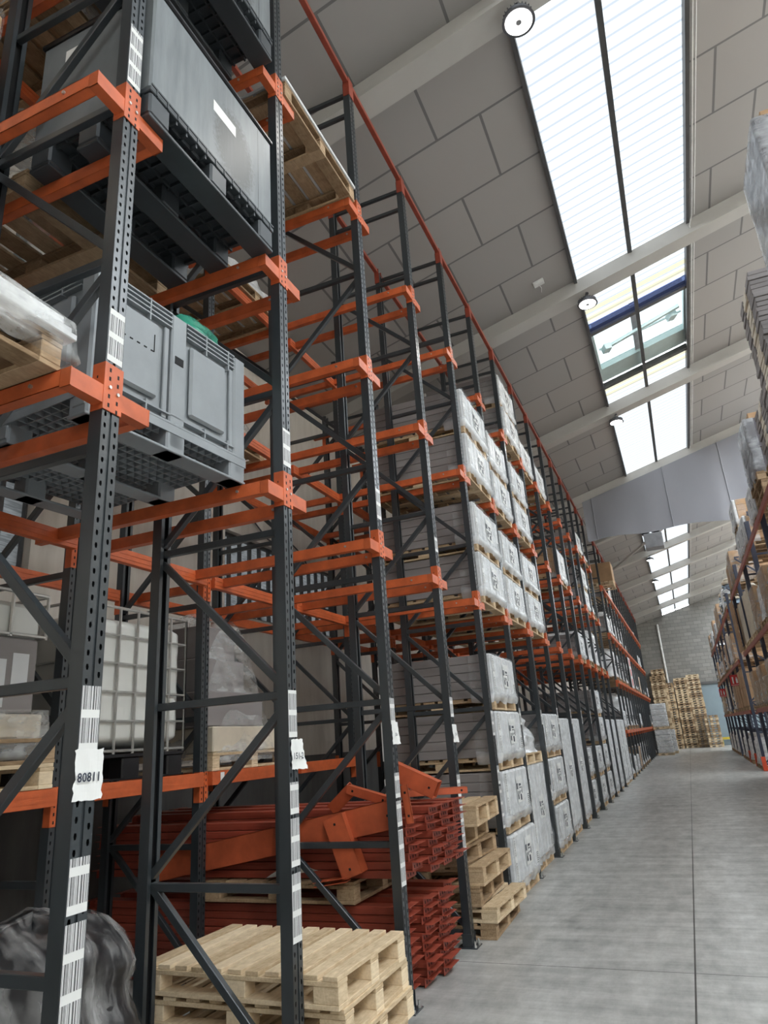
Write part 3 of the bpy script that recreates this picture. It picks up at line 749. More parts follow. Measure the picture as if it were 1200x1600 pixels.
def tube_load_parts(LX=1.38, WY=1.12, H=0.47, seed=0, pal=M_woodmid, side=M_cardgrey, brand=True, layers=5, ribs=7):
    """front face at x = 0 (aisle), running to x = -LX; z = 0 under the pallet"""
    ph = 0.135; P = {}
    P['pallet'] = (pallet_mesh(LX-0.04, WY-0.04, pal, seed, 8, ph), (-LX/2, 0, 0), M_wood)
    b = MB(); z0 = ph+0.002; lh = H/layers
    for i in range(layers):
        b.bb(-LX+0.085, -0.085, -WY/2+0.006, WY/2-0.006, z0+lh*i, z0+lh*(i+1)-0.003, 0.006, 0)
    P['carton_stack'] = (b.mesh('cartons', [side]), (0, 0, 0), None)
    b = MB()
    for xa, xb in ((-0.084, 0.0), (-LX, -LX+0.084)):
        rw = WY/ribs
        for j in range(ribs):
            y = -WY/2+rw*(j+0.5)
            b.bb(xa, xb-(0.006 if j % 2 and xb == 0 else 0), y-rw/2+0.006, y+rw/2-0.006, z0, z0+H, 0.022, 0)
    P['end_cap'] = (b.mesh('end_caps', [M_white]), (0, 0, 0), None)
    b = MB(); zc = z0+H/2
    b.bb(0.0005, 0.002, -WY/2+0.015, -WY/2+0.105, z0+0.02, z0+H-0.02, 0, 0)
    b.bb(0.0005, 0.002, -0.05, 0.24, zc-0.12, zc+0.15, 0, 0)
    rr = random.Random(seed)
    for yy, zz, w_, h_ in ((-0.02, 0.05, 0.07, 0.06), (0.11, 0.06, 0.10, 0.025), (0.11, 0.03, 0.08, 0.012), (0.0, -0.06, 0.05, 0.05), (0.12, -0.07, 0.06, 0.06), (0.19, 0.0, 0.025, 0.07)):
        b.bb(0.002, 0.003, yy-w_/2, yy+w_/2, zc+zz-h_/2, zc+zz+h_/2, 0, 1)
    for i in range(4): b.bb(0.002, 0.003, -0.03, -0.03+rr.uniform(.1, .22), zc-0.008-i*0.008, zc-0.004-i*0.008, 0, 1)
    b.bb(0.0005, 0.002, WY/2-0.12, WY/2-0.03, z0+0.05, z0+0.2, 0, 0); 
    for i in range(6): b.bb(0.002, 0.003, WY/2-0.11, WY/2-0.04, z0+0.06+i*0.02, z0+0.07+i*0.02, 0, 1)
    b.bb(-LX+0.005, -LX+0.08, -WY/2-0.0015, -WY/2-0.0003, z0+0.02, z0+H-0.02, 0, 0)
    if brand:
        for zz in (z0+H*0.27, z0+H*0.77): b.addmesh(T_brand, frame((0, 0, 1), (0, -1, 0), (0.0032, -WY/2+0.06, zz)), 1)
        for zz in (z0+H*0.27, z0+H*0.77): b.addmesh(T_brand, frame((0, 0, 1), (-1, 0, 0), (-LX+0.042, -WY/2-0.0025, zz)), 1)
    P['printed_label'] = (b.mesh('print', [M_paper, M_ink]), (0, 0, 0), None)
    P['stretch_wrap'] = (wrap_mesh(-LX, 0.004, -WY/2, WY/2, 0.075, z0+H, seed, -0.27, M_film), (0, 0, 0), None)
    return P
def load_from_parts(P, name='wrapped_pallet_load', cat='pallet load'):
    t = thing(name, '', cat)
    for k, (me, loc, _) in P.items(): part(k, me, t, loc)
    return t
protos = {}
def take(key, maker):
    """first use returns the prototype itself, later uses copies"""
    if key not in protos: protos[key] = [maker(), False]
    p = protos[key]
    if not p[1]: p[1] = True; return p[0]
    return dup(p[0], (0, 0, 0))
def place(key, maker, loc, label, group, rot=(0, 0, 0)):
    o = take(key, maker); o.location = loc; o.rotation_euler = rot; o['label'] = label
    if group: o['group'] = group
    elif 'group' in o: del o['group']
    return o
def std(seed): return lambda: load_from_parts(tube_load_parts(seed=seed))
def tall(seed): return lambda: load_from_parts(tube_load_parts(H=1.66, seed=seed, layers=9, ribs=5, WY=1.06, brand=False))
def mid(seed): return lambda: load_from_parts(tube_load_parts(H=1.08, seed=seed, layers=7, ribs=6))
def brownside(seed): return lambda: load_from_parts(tube_load_parts(H=0.62, seed=seed, layers=4, ribs=4, side=M_card, brand=False))
# lumpy film-wrapped goods
def lump_mesh(sx, sy, sz, seed, amp, mats, top=0.7, nu=26, nv=16, sq=5.0):
    b = MB(); o = seed*3.7
    def fn(u, v):
        a = 2*math.pi*u; c, s_ = math.cos(a), math.sin(a)
        rr = 1/((abs(c)**sq+abs(s_)**sq)**(1/sq))
        z = v; k = 1.0
        if v > 0.8: k = math.cos((v-0.8)/0.2*math.pi/2)**0.6 if v < 0.999 else 0.0
        k *= 1-(1-top)*v
        d = 1+amp*n3(c*2+o, s_*2, v*4)+amp*0.5*n3(c*6, s_*6+o, v*11)
        zz = z*sz*(1+0.10*n3(c*2, s_*2+o, 5)*v)
        if v > 0.8: zz = sz*(0.8+0.2*math.sin((v-0.8)/0.2*math.pi/2))*(1+0.10*n3(c*2, s_*2+o, 5))
        return (c*rr*k*d*sx/2, s_*rr*k*d*sy/2, zz)
    b.grid(fn, nu, nv); return b.mesh('lump', mats, True)
def lumpy(seed, h=1.0, mat=None, top=0.85, LX=1.15, WY=1.1, pal=M_woodold, amp=0.10):
    def mk():
        t = thing('wrapped_pallet_load', '', 'pallet load')
        part('pallet', pallet_mesh(LX, WY, pal, seed, 7, 0.135), t, (-LX/2, 0, 0))
        part('wrapped_goods', lump_mesh(LX-0.02, WY-0.02, h, seed, amp, [mat or M_filmheavy], top), t, (-LX/2, 0, 0.137))
        return t
    return mk
def cartons(seed, h=1.0, nx=2, ny=2, nz=3, LX=1.15, WY=1.1, wrap=True, mat=M_card):
    def mk():
        t = thing('carton_pallet_load', '', 'pallet load'); rr = random.Random(seed)
        part('pallet', pallet_mesh(LX, WY, M_woodold, seed, 7, 0.135), t, (-LX/2, 0, 0))
        for i in range(nx):
            for j in range(ny):
                b = MB()
                for k in range(nz):
                    c = (-LX+LX*(i+0.5)/nx, -WY/2+WY*(j+0.5)/ny, 0.138+h/nz*(k+0.5))
                    b.box(c, (LX/nx-0.012, WY/ny-0.012, h/nz-0.004), Euler((0, 0, rr.uniform(-.03, .03))), 0.006)
                part('carton_column', b.mesh('cartons', [mat]), t)
        if wrap: part('stretch_wrap', wrap_mesh(-LX, 0.006, -WY/2, WY/2, 0.06, 0.14+h, seed, -0.6, M_filmthin), t)
        return t
    return mk
def PLw(n): return 'past the %s frame' % ordk.get(n, ORD[n])
GW = 'film-wrapped loads in the left rack'
LX0 = -1.955
LXK = {5: -1.895, 6: -1.925, 7: -1.915}
SLOT = {'F1': (0.0, 'lowest of floor stack'), 'F2': (0.622, 'second in floor stack'), 'F3': (1.244, 'third in floor stack'), 'F4': (1.866, 'topmost of floor stack'),
        'A1': (3.05, 'lower one on the first level'), 'A2': (3.672, 'upper one on the first level'),
        'B1': (4.59, 'lower one on the second level'), 'B2': (5.212, 'upper one on the second level'),
        'C1': (6.22, 'lower one on the third level'), 'C2': (6.842, 'upper one on the third level')}
def put_std(k, slot, dx=0.0, dy=0.0, extra=''):
    z, w_ = SLOT[slot]; s_ = rnd.randrange(4)
    place('std%d' % s_, std(s_), (LXK.get(k, LX0)+dx+rnd.uniform(-.012, .012), Yk(k)+0.695+dy+rnd.uniform(-.02, .02), z),
          'white film-wrapped carton load, %s, left rack, %s' % (w_, PLw(k)), GW, (0, 0, rnd.uniform(-.012, .012)))
for s_ in ('F1', 'F2', 'F3', 'F4', 'A1', 'A2', 'B1', 'B2'): put_std(5, s_)
for s_ in ('A1', 'A2', 'B1', 'B2'): put_std(6, s_)
for s_ in ('F1', 'F2', 'F3', 'A1', 'A2', 'B1', 'B2', 'C1', 'C2'): put_std(7, s_)
for k in (8, 9): put_std(k, 'C1')
place('mid6', mid(9), (LX0, Yk(6)+0.695, 0), 'tall white film-wrapped carton load on the floor, %s' % PLw(6), GW)
place('lump6', lumpy(3, 0.50, M_filmheavy, 0.8, 1.2, 1.05, M_wood, 0.12), (LX0, Yk(6)+0.695, 1.22), 'crumpled film-wrapped load topping the floor stack, %s' % PLw(6), GW)
place('tall8', tall(11), (LX0, Yk(8)+0.695, 0), 'tall smooth white wrapped load on the floor, %s' % PLw(8), GW)
place('tall8', tall(11), (LX0-0.02, Yk(9)+0.72, 0), 'tall white wrapped load on the floor, %s' % PLw(9), GW)
for s_ in ('F1', 'F2'): put_std(10, s_, -0.05)
place('brown10', brownside(4), (LX0, Yk(10)+0.695, SLOT['B1'][0]), 'brown cartons with a white film-wrapped end on the second level, %s' % PLw(10), GW)
for s_ in ('F1', 'F2', 'A1'): put_std(11, s_)
for s_ in ('F1', 'F2', 'F3', 'F4'): put_std(12, s_)
place('lumpA', lumpy(21, 0.75, M_filmheavy, 0.9, 1.2, 1.1, M_woodold, 0.09), (LX0, Yk(12)+0.695, SLOT['A1'][0]), 'rounded white film-wrapped load on the first level, %s' % PLw(12), GW)
for s_ in ('B1', 'B2', 'C1'): put_std(13, s_)
place('tall13', tall(15), (LX0, Yk(13)+0.695, 0), 'tall pale wrapped load on the floor, %s' % PLw(13), GW)
place('lumpA', lumpy(21), (LX0, Yk(13)+0.695, SLOT['A1'][0]), 'rounded white film-wrapped load on the first level, %s' % PLw(13), GW)
place('tall13', tall(15), (LX0, Yk(14)+0.695, 0), 'tall pale wrapped load on the floor, %s' % PLw(14), GW)
place('lumpB', lumpy(22, 1.1, M_filmheavy, 0.8, 1.2, 1.1), (LX0, Yk(14)+0.695, SLOT['A1'][0]), 'bulky white film-wrapped load on the first level, %s' % PLw(14), GW)
place('lumpC', lumpy(23, 1.3, M_filmheavy, 0.75, 1.2, 1.1), (LX0, Yk(14)+0.695, SLOT['B1'][0]), 'bulky white film-wrapped load on the second level, %s' % PLw(14), GW)
place('lumpA', lumpy(21), (LX0, Yk(14)+0.695, SLOT['C1'][0]), 'white film-wrapped load on the third level, %s' % PLw(14), GW)
# cross bay between the two parts of the rack, and the far part
def farload(k, z, typ, w_):
    y = Yk(k)+0.695
    lab = {'t': 'tall pale wrapped load', 'l': 'white film-wrapped load', 'm': 'bulky grey-white wrapped load', 'c': 'brown carton load', 'h': 'tall brown carton load', 's': 'white film-wrapped carton load'}[typ]
    mk = {'t': ('tall13', tall(15)), 'l': ('lumpA', lumpy(21)), 'm': ('lumpB', lumpy(22, 1.1)), 'c': ('cart1', cartons(31, 0.7)), 'h': ('cart2', cartons(32, 1.25, 1, 2, 3)), 's': ('std1', std(1))}[typ]
    place(mk[0], mk[1], (LX0+0.02, y, z), '%s on the %s, %s' % (lab, w_, PLw(k)), GW)
for k in (15,):
    o = place('tall13', tall(15), (LX0+0.03, Yk(15)+0.72, 0), 'tall pale wrapped load standing in the cross bay past the fifteenth frame', GW)
    o = place('tall13', tall(15), (LX0+0.03, Yk(16)+0.62, 0), 'tall pale wrapped load in the cross bay before the sixteenth frame', GW)
rf = random.Random(11)
for k in range(17, 32):
    lv = [(0.0, 'floor'), (1.48, 'lowest beams'), (3.05, 'second beams'), (4.59, 'third beams'), (6.22, 'top beams')]
    for z, w_ in lv:
        p = {0.0: 0.8, 1.48: 0.65, 3.05: 0.7, 4.59: 0.55, 6.22: 0.35}[z]
        if k > 19 and (rf.random() > p or (k > 24 and rf.random() < 0.35)): continue
        if k in (17, 18) and z > 6: continue
        typ = rf.choice('lmlmlcs')
        if z == 0.0 and typ == 'm': typ = 'l'
        farload(k, z, typ, w_)
# ------------------------------------------------------------------ bins, tanks and loads of the near bays
def bin_box(LX, WY, H, mat, seed=0):
    """solid dark pallet box, front face at x = 0"""
    t = thing('pallet_box', '', 'pallet box')
    b = MB(); b.bb(-LX, 0, -WY/2, WY/2, 0.19, H, 0.012)
    part('body', b.mesh('body', [mat]), t)
    b = MB(); b.bb(-LX-0.012, 0.012, -WY/2-0.012, WY/2+0.012, H, H+0.03, 0.008); part('lid', b.mesh('lid', [M_blackbag]), t)
    b = MB()
    for x0, x1 in ((-0.14, 0.004), (-LX/2-0.07, -LX/2+0.07), (-LX-0.004, -LX+0.14)):
        b.bb(x0, x1, -WY/2, WY/2, 0.0, 0.022, 0.004)
        for y in (-WY/2+0.075, 0, WY/2-0.075): b.bb(x0, x1, y-0.075, y+0.075, 0.022, 0.16, 0.012)
    b.bb(-LX-0.006, 0.008, -WY/2-0.006, WY/2+0.006, 0.16, 0.19, 0.004)
    n = 14
    for i in range(n):
        y = -WY/2+WY*(i+0.5)/n; b.bb(-LX, 0.0, y-0.006, y+0.006, 0.135, 0.16)
        b.bb(0.006, 0.012, y-0.004, y+0.004, 0.16, 0.2)
    for x in [-LX*(i+0.5)/9 for i in range(9)]: b.bb(x-0.006, x+0.006, -WY/2, WY/2, 0.135, 0.16)
    b.bb(0.006, 0.012, -WY/2, WY/2, 0.195, 0.205)
    part('pallet_base', b.mesh('base', [M_binblack]), t)
    return t
M_scuffed = None
def scuffed():
    m, t, b, o = nt('scuffed_grey_panel')
    v = noise(t, coords(t, (1, 4, 0.6)), 3.5, 6, 0.6)
    spot = N(t, 'ShaderNodeTexGradient', gradient_type='SPHERICAL')
    t.links.new(coords(t, (1.2, 3.6, 2.6), False, (0, -0.55, -1.15)), spot.inputs[0])
    k = N(t, 'ShaderNodeMath', operation='MULTIPLY'); t.links.new(spot.outputs['Fac'], k.inputs[0]); t.links.new(noise(t, coords(t, (1, 1, 1)), 40, 3, 0.7), k.inputs[1])
    base = ramp(t, v, [(0.35, (0.15, 0.165, 0.175)), (0.65, (0.21, 0.23, 0.24))])
    mix = N(t, 'ShaderNodeMix', data_type='RGBA'); t.links.new(ramp(t, k.outputs[0], [(0.10, 0.0), (0.22, 0.75)]), mix.inputs[0])
    t.links.new(base, mix.inputs[6]); mix.inputs[7].default_value = (0.05, 0.05, 0.045, 1)
    t.links.new(mix.outputs[2], b.inputs['Base Color']); b.inputs['Roughness'].default_value = 0.38; bump(t, b, v, 0.15, 0.01)
    return m
M_scuffed = scuffed()
t = bin_box(0.80, 1.13, 0.89, M_scuffed); t.location = (-1.885, 2.525, 4.590); t['label'] = 'dark grey lidded pallet box on the second level behind the first tall frame'
b = MB(); b.bb(0.0005, 0.0015, -0.06, 0.16, 0.56, 0.64); part('sticker', b.mesh('sticker', [M_paper]), t, label='white paper sticker')
b = MB(); b.bb(-0.62, -0.50, -0.567, -0.5655, 0.70, 0.78); part('sticker', b.mesh('sticker2', [M_paper]), t, label='small white sticker on the box side')
b = MB(); b.bb(0.0, 0.0008, 0.405, 0.408, 0.20, 0.88); part('panel_seam', b.mesh('seam', [M_blackbag]), t)
t2 = dup(t, (-1.86, 2.515, 6.221), None, 'dark grey pallet box on the third level at the top of the photo'); 
def grey_bin(LX, WY, H):
    t = thing('pallet_bin', 'grey plastic pallet bin with panelled sides on the first level rails', 'pallet bin')
    zb = 0.15; b = MB()
    for f in range(2):                      # inner walls
        pass
    th = 0.03
    b.bb(-LX+0.03, -0.03, -WY/2+0.03, -WY/2+0.05, zb, H-0.01); b.bb(-LX+0.03, -0.03, WY/2-0.05, WY/2-0.03, zb, H-0.01)
    b.bb(-0.05, -0.03, -WY/2+0.03, WY/2-0.03, zb, H-0.01); b.bb(-LX+0.03, -LX+0.05, -WY/2+0.03, WY/2-0.03, zb, H-0.01)
    b.bb(-LX+0.03, -0.03, -WY/2+0.03, WY/2-0.03, zb, zb+0.02)
    part('body', b.mesh('walls', [M_bingrey]), t)
    # corner and middle uprights, rims
    for x in (-0.05, -LX+0.05):
        for y in (-WY/2+0.05, WY/2-0.05):
            b = MB(); b.box((x, y, H/2+0.02), (0.1, 0.1, H-0.04), None, 0.012); part('corner_upright', b.mesh('upright', [M_bingrey]), t)
    b = MB(); b.bb(-0.045, 0.0, -0.055, 0.055, 0.02, H, 0.008); part('middle_upright', b.mesh('upright', [M_bingrey]), t)
    for y in (-1, 1):
        b = MB(); b.bb(-LX/2-0.055, -LX/2+0.055, y*WY/2-0.0225*(1+y), y*WY/2+0.0225*(1-y), 0.02, H, 0.008); part('middle_upright', b.mesh('upright', [M_bingrey]), t)
    b = MB()
    for z in (0, 0.027, 0.054, 0.081):
        b.bb(-0.03, 0.0, -WY/2+0.1, -0.055, H-0.012-z, H-0.004-z); b.bb(-0.03, 0.0, 0.055, WY/2-0.1, H-0.012-z, H-0.004-z)
        for y in (-1, 1):
            ya, yb = (y*WY/2, y*(WY/2-0.03))
            b.bb(-LX+0.1, -LX/2-0.055, ya, yb, H-0.012-z, H-0.004-z); b.bb(-LX/2+0.055, -0.1, ya, yb, H-0.012-z, H-0.004-z)
    for yc in (-WY*0.36, -WY*0.19, WY*0.19, WY*0.36): b.bb(-0.03, 0.001, yc-0.004, yc+0.004, H-0.13, H)
    for yc in (-WY*0.36, -WY*0.19, WY*0.19, WY*0.36): b.bb(-0.03, 0.001, yc-0.004, yc+0.004, zb, zb+0.07)
    for xc in (-LX*0.2, -LX*0.37, -LX*0.63, -LX*0.8):
        for y in (-1, 1): b.bb(xc-0.004, xc+0.004, y*WY/2, y*(WY/2-0.03), H-0.1, H)
    b.bb(-0.035, 0.002, -WY/2, WY/2, zb-0.005, zb+0.012, 0.003); b.bb(-0.03, 0.0, -WY/2+0.1, WY/2-0.1, zb+0.045, zb+0.053)
    for y in (-1, 1): b.bb(-LX, 0, y*WY/2+0.002*y, y*(WY/2-0.03), zb-0.005, zb+0.012, 0.003)
    part('rim_ribs', b.mesh('ribs', [M_bingrey]), t)
    for y0, y1 in ((-WY/2+0.11, -0.075), (0.075, WY/2-0.11)):
        b = MB(); b.box((-0.018, (y0+y1)/2-0.02, (zb+H)/2-0.01), (0.03, (y1-y0)*0.78, H-zb-0.22), None, 0.016)
        b.bb(-0.03, -0.012, y1-0.02, y1+0.012, zb+0.02, H-0.1, 0.004); part('side_panel', b.mesh('panel', [M_bingrey]), t)
    for y in (-1, 1):
        for x0, x1 in ((-LX+0.11, -LX/2-0.075), (-LX/2+0.075, -0.11)): b = MB(); b.box(((x0+x1)/2, y*(WY/2-0.018), (zb+H)/2-0.01), ((x1-x0)*0.8, 0.03, H-zb-0.22), None, 0.016); part('side_panel', b.mesh('panel', [M_bingrey]), t)
    b = MB(); b.box((0.001, 0, H*0.66), (0.004, 0.060, 0.045), None, 0.0); part('hand_hole', b.mesh('hole', [M_dark]), t); b = MB()
    for y in (-0.02, 0.02): b.bb(0.0, 0.0015, y-0.008, y+0.008, 0.145, 0.16); b.bb(0.0, 0.0015, WY/2-0.05+y*1.4-0.007, WY/2-0.05+y*1.4+0.007, 0.11, 0.125)
    y = -WY*0.33
    for k in range(5): b.bb(-0.004, 0.0, y+k*0.045-0.012, y+k*0.045+0.006, H-0.30-0.002, H-0.296)
    for yy in (y-0.015, y+0.19): b.bb(-0.004, 0.0, yy-0.002, yy+0.002, H-0.30, H-0.2)
    part('moulded_marks', b.mesh('marks', [M_dark]), t)
    b = MB()                                # gridded base with feet
    for x in (-0.06, -LX/2, -LX+0.06):
        for y in (-WY/2+0.07, 0, WY/2-0.07): b.box((x, y, 0.07), (0.12, 0.13, 0.14), None, 0.01)
        b.bb(x-0.06, x+0.06, -WY/2, WY/2, 0.0, 0.014, 0.003)
    for i in range(21): yy = -WY/2+WY*i/20; b.bb(-LX, 0, yy-0.003, yy+0.003, 0.10, 0.145)
    for i in range(21): xx = -LX*i/20; b.bb(xx-0.003, xx+0.003, -WY/2, WY/2, 0.10, 0.145)
    part('pallet_base', b.mesh('base', [M_bingrey]), t)
    return t
g = grey_bin(1.18, 1.10, 0.80); g.location = (-2.13, 2.535, 3.052); g.rotation_euler = (0, 0, R(-4.5))
o = part('plastic_sheet', lump_mesh(0.24, 0.46, 0.16, 5, 0.22, [M_greenfilm], 0.6, 20, 10, 3), None, (-2.27, 2.80, 3.856), (0, 0, -0.08))
tag(o, 'crumpled green plastic sheet poking out of the grey pallet bin', 'plastic sheet')
# pallet with a flat board on the third level, second bay
t = thing('board_pallet', 'wooden pallet with a flat white-edged board on the third level, past the second frame', 'pallet load', (-1.905, Yk(2)+0.66, 6.222))
part('pallet', pallet_mesh(0.98, 1.20, M_woodold, 3, 7, 0.144), t, (-0.49, 0, 0))
b = MB(); b.bb(-0.98, 0.012, -0.61, 0.61, 0.146, 0.176, 0.004); part('board', b.mesh('board', [M_white]), t)
# ------ front stack of fresh pallets
for i in range(4):
    o = part('wooden_pallet', pallet_mesh(1.2, 0.83, M_wood, 40+i, 11 if i == 3 else 9, 0.14, 0.082), None, (-2.345+(-0.02, 0.015, 0.0, -0.005)[i], 3.78+(0.02, 0.03, 0.02, 0)[i], 0.1405*i), (0, 0, (0.012, -0.006, 0.01, -0.012)[i]))
    tag(o, ['lowest pallet of the pale stack in front, on the concrete floor', 'second pallet from the floor in the pale front stack', 'third pallet from the floor in the pale front stack', 'pale slatted wooden pallet topping the front stack beside the second post'][i], 'pallet', 'pale pallets stacked in front')
# ------ untidy stack in the fourth bay
zz = 0.0
for i, (dx, dy, rz, mt, h) in enumerate([(0.05, 0.0, 0.03, M_woodold, 0.12), (0.10, 0.03, -0.03, M_wood, 0.12), (-0.06, -0.04, 0.05, M_woodold, 0.15), (0.0, 0.02, 0.0, M_woodmid, 0.15), (-0.14, 0.0, -0.05, M_woodold, 0.14), (-0.18, 0.02, 0.04, M_woodmid, 0.16), (-0.05, 0.03, 0.06, M_woodmid, 0.17)]):
    o = part('wooden_pallet', pallet_mesh(1.15, 1.0, mt, 50+i, 7, h), None, (-2.42+dx, 6.74+dy, zz), (0, 0, rz)); zz += h+0.002
    tag(o, '%s pallet from the floor in the untidy stack past the fourth frame' % ('bottom', 'second', 'third', 'fourth', 'fifth', 'sixth', 'topmost')[i], 'pallet', 'pallets of the untidy stack')
# ------ bundles of loose rack beams in the third bay
def loose_beam_mesh(L):
    b = MB(); b.bb(-L, 0, -0.055, 0.055, 0, 0.05, 0.003); b.bb(-L, 0, -0.058, -0.05, 0.018, 0.032)
    return b.mesh('beam', [M_redor])
def hook_mesh():
    b = MB(); b.bb(0.0, 0.004, -0.085, 0.105, -0.002, 0.048); b.bb(0.0, 0.06, -0.085, 0.105, 0.0485, 0.0515)
    for y in (-0.05, 0.0, 0.05): b.bb(0.0042, 0.0055, y-0.006, y+0.006, 0.012, 0.03, 0, 1)
    return b.mesh('end_connector', [M_redor, M_dark])
LB = 2.7; ME_lb = loose_beam_mesh(LB); ME_hook = hook_mesh()
bp = thing('loose_rack_beam', '', 'rack beam'); part('beam', ME_lb, bp); part('end_connector', ME_hook, bp); part('end_connector', ME_hook, bp, (-LB, 0, 0), (0, 0, math.pi))
rb = random.Random(4); first = True
for bundle, zbase, rows, xs in (('lower', 0.01, 10, (-2.02, -1.97, -1.93, -1.99)), ('upper', 0.715, 8, (-1.93, -1.86, -1.84, -1.87))):
    for c in range(4):
        for r in range(rows - (1 if (bundle == 'upper' and c == 0) else 0)):
            x = xs[c]+rb.uniform(-.025, .025); y = 4.87+c*0.265+rb.uniform(-.012, .012)
            lab = 'red-orange beam lying in the %s bundle past the third frame' % bundle
            if first: o = bp; first = False; o['label'] = lab; o['group'] = 'beams of the %s bundle' % bundle
            else: o = dup(bp, (0, 0, 0), None, lab, 'beams of the %s bundle' % bundle)
            o.location = (x, y, zbase+r*0.054)
o = part('wooden_pallet', pallet_mesh(1.25, 1.08, M_woodold, 61, 7, 0.14), None, (-2.95, 5.28, 0.566)); tag(o, 'wooden pallet sandwiched between the two bundles of red-orange beams', 'pallet')
def cbeam(p0, p1, wd, ht, name, label, roll=(0, 0, 1), mat=None, hook=False):
    mat = mat or M_loose
    b = MB(); p0, p1 = Vector(p0), Vector(p1); L = (p1-p0).length
    x = (p1-p0).normalized(); y = Vector(roll).cross(x).normalized(); z = x.cross(y)
    M = Matrix((x, y, z)).transposed().to_4x4(); M.translation = p0
    q = MB(); q.bb(0, L, -wd/2, -wd/2+0.004, -ht/2, ht/2); q.bb(0, L, -wd/2, wd/2, ht/2-0.004, ht/2); q.bb(0, L, -wd/2, wd/2, -ht/2, -ht/2+0.004)
    if hook: q.bb(0, L, wd/2-0.004, wd/2, -ht/2, ht/2)
    for xx in (0.05, L-0.05): q.bb(xx-0.008, xx+0.008, -wd/2-0.001, -wd/2+0.001, -0.008, 0.008, 0, 1)
    me = q.mesh(name, [mat, M_dark]); o = part(name, me); o.matrix_world = M
    return tag(o, label, 'steel beam')
cbeam((-4.2, 4.765, 0.76), (-1.99, 4.765, 1.13), 0.07, 0.19, 'wide_beam', 'wide orange beam leaning across the front of the upper bundle')
cbeam((-2.21, 5.28, 1.40), (-1.86, 5.30, 1.235), 0.12, 0.13, 'square_tube', 'short orange square tube lying on top of the upper bundle', hook=True)
cbeam((-2.56, 4.92, 1.16), (-2.38, 4.90, 1.30), 0.09, 0.07, 'channel_piece', 'short orange channel tilted up behind the bent bracket', roll=(0, 1, 0.3))
cbeam((-2.40, 4.88, 1.295), (-2.06, 4.86, 1.20), 0.07, 0.06, 'channel_piece', 'short orange channel with bolt holes behind the third post')
cbeam((-2.44, 4.72, 1.13), (-2.31, 4.74, 0.75), 0.10, 0.16, 'bent_bracket', 'upright orange bracket hanging in front of the upper bundle', roll=(1, 0, 0.2))
cbeam((-2.36, 4.72, 0.73), (-2.60, 4.70, 0.70), 0.10, 0.03, 'foot_plate', 'flat orange plate under the upright bracket')
cbeam((-1.93, 4.80, 1.31), (-1.90, 4.80, 1.06), 0.01, 0.055, 'connector_plate', 'flat orange connector plate beside the third post', roll=(1, 0, 0))
cbeam((-2.35, 5.5, 1.20), (-1.80, 5.85, 1.19), 0.09, 0.05, 'channel_piece', 'orange channel lying flat at the far side of the upper bundle')
b = MB(); b.grid(lambda u, v: (-3.0+0.42*u, 4.70-0.03*v, 0.735+0.05*u+0.06*v*math.sin(3*u)), 8, 3)
tag(part('paper_sheet', b.mesh('sheet', [M_paper])), 'white paper sheet tucked under the upper bundle', 'paper')
# ------ white tanks in cages
def ibc():
    t = thing('caged_tank', '', 'tank'); LX, WY, z0, H = 1.16, 1.10, 0.17, 1.18
    part('tank', lump_tank(LX-0.05, WY-0.05, H-z0-0.05), t, (-LX/2, 0, z0+0.015))
    b = MB(); r = 0.011; e = 0.005
    x0, x1, y0, y1 = -LX+e, -e, -WY/2+e, WY/2-e
    for i in range(6):
        z = z0+0.02+(H-z0-0.03)*i/5
        for a, c in (((x0, y0), (x1, y0)), ((x1, y0), (x1, y1)), ((x1, y1), (x0, y1)), ((x0, y1), (x0, y0))): b.cyl((a[0], a[1], z), (c[0], c[1], z), r if i in (0, 5) else 0.008, 6)
    for i in range(7):
        yy = y0+(y1-y0)*i/6; xx = x0+(x1-x0)*i/6
        for x in (x0, x1): b.cyl((x, yy, z0), (x, yy, H), 0.010, 6)
        for y in (y0, y1): b.cyl((xx, y, z0), (xx, y, H), 0.010, 6)
    part('cage', b.mesh('cage', [M_steel]), t)
    b = MB(); 
    for x in (-0.07, -LX/2, -LX+0.07):
        for y in (-WY/2+0.09, 0, WY/2-0.09): b.box((x, y, 0.075), (0.13, 0.17, 0.15), None, 0.012)
    b.bb(-LX, 0, -WY/2, WY/2, 0.145, 0.17, 0.004); b.bb(-0.13, 0, -WY/2, WY/2, 0, 0.012)
    part('pallet_base', b.mesh('base', [M_blackbag]), t)
    return t
def lump_tank(sx, sy, sz):
    b = MB()
    def fn(u, v):
        a = 2*math.pi*u; c, s_ = math.cos(a), math.sin(a); sq = 16
        rr = 1/((abs(c)**sq+abs(s_)**sq)**(1/sq)); k = 1.0
        if v > 0.9: k = math.cos((v-0.9)/0.1*math.pi/2)**0.35 if v < 0.999 else 0
        if v < 0.1: k = math.cos((0.1-v)/0.1*math.pi/2)**0.35 if v > 0.001 else 0
        z = sz*v
        bul = 1+0.003*math.cos(v*math.pi*10)
        return (c*rr*k*bul*sx/2, s_*rr*k*bul*sy/2, z)
    b.grid(fn, 96, 60); return b.mesh('tank', [M_ibc], True)
t = ibc(); t.location = (-3.62, 3.965, 1.478); t['label'] = 'white plastic tank in a steel cage on the lowest beams, past the second frame'
t = thing('carton_pallet_load', 'film-wrapped pale cartons on two wooden pallets at the left edge', 'pallet load', (-3.50, 2.62, 1.478))
part('pallet', pallet_mesh(1.0, 1.14, M_wood, 71, 6, 0.14), t, (-0.5, 0, 0)); part('pallet', pallet_mesh(1.0, 1.14, M_woodold, 72, 6, 0.14), t, (-0.5, 0, 0.141))
b = MB(); b.bb(-0.95, -0.05, -0.50, 0.50, 0.284, 0.42, 0.01); part('cartons', b.mesh('cartons', [M_cream]), t)
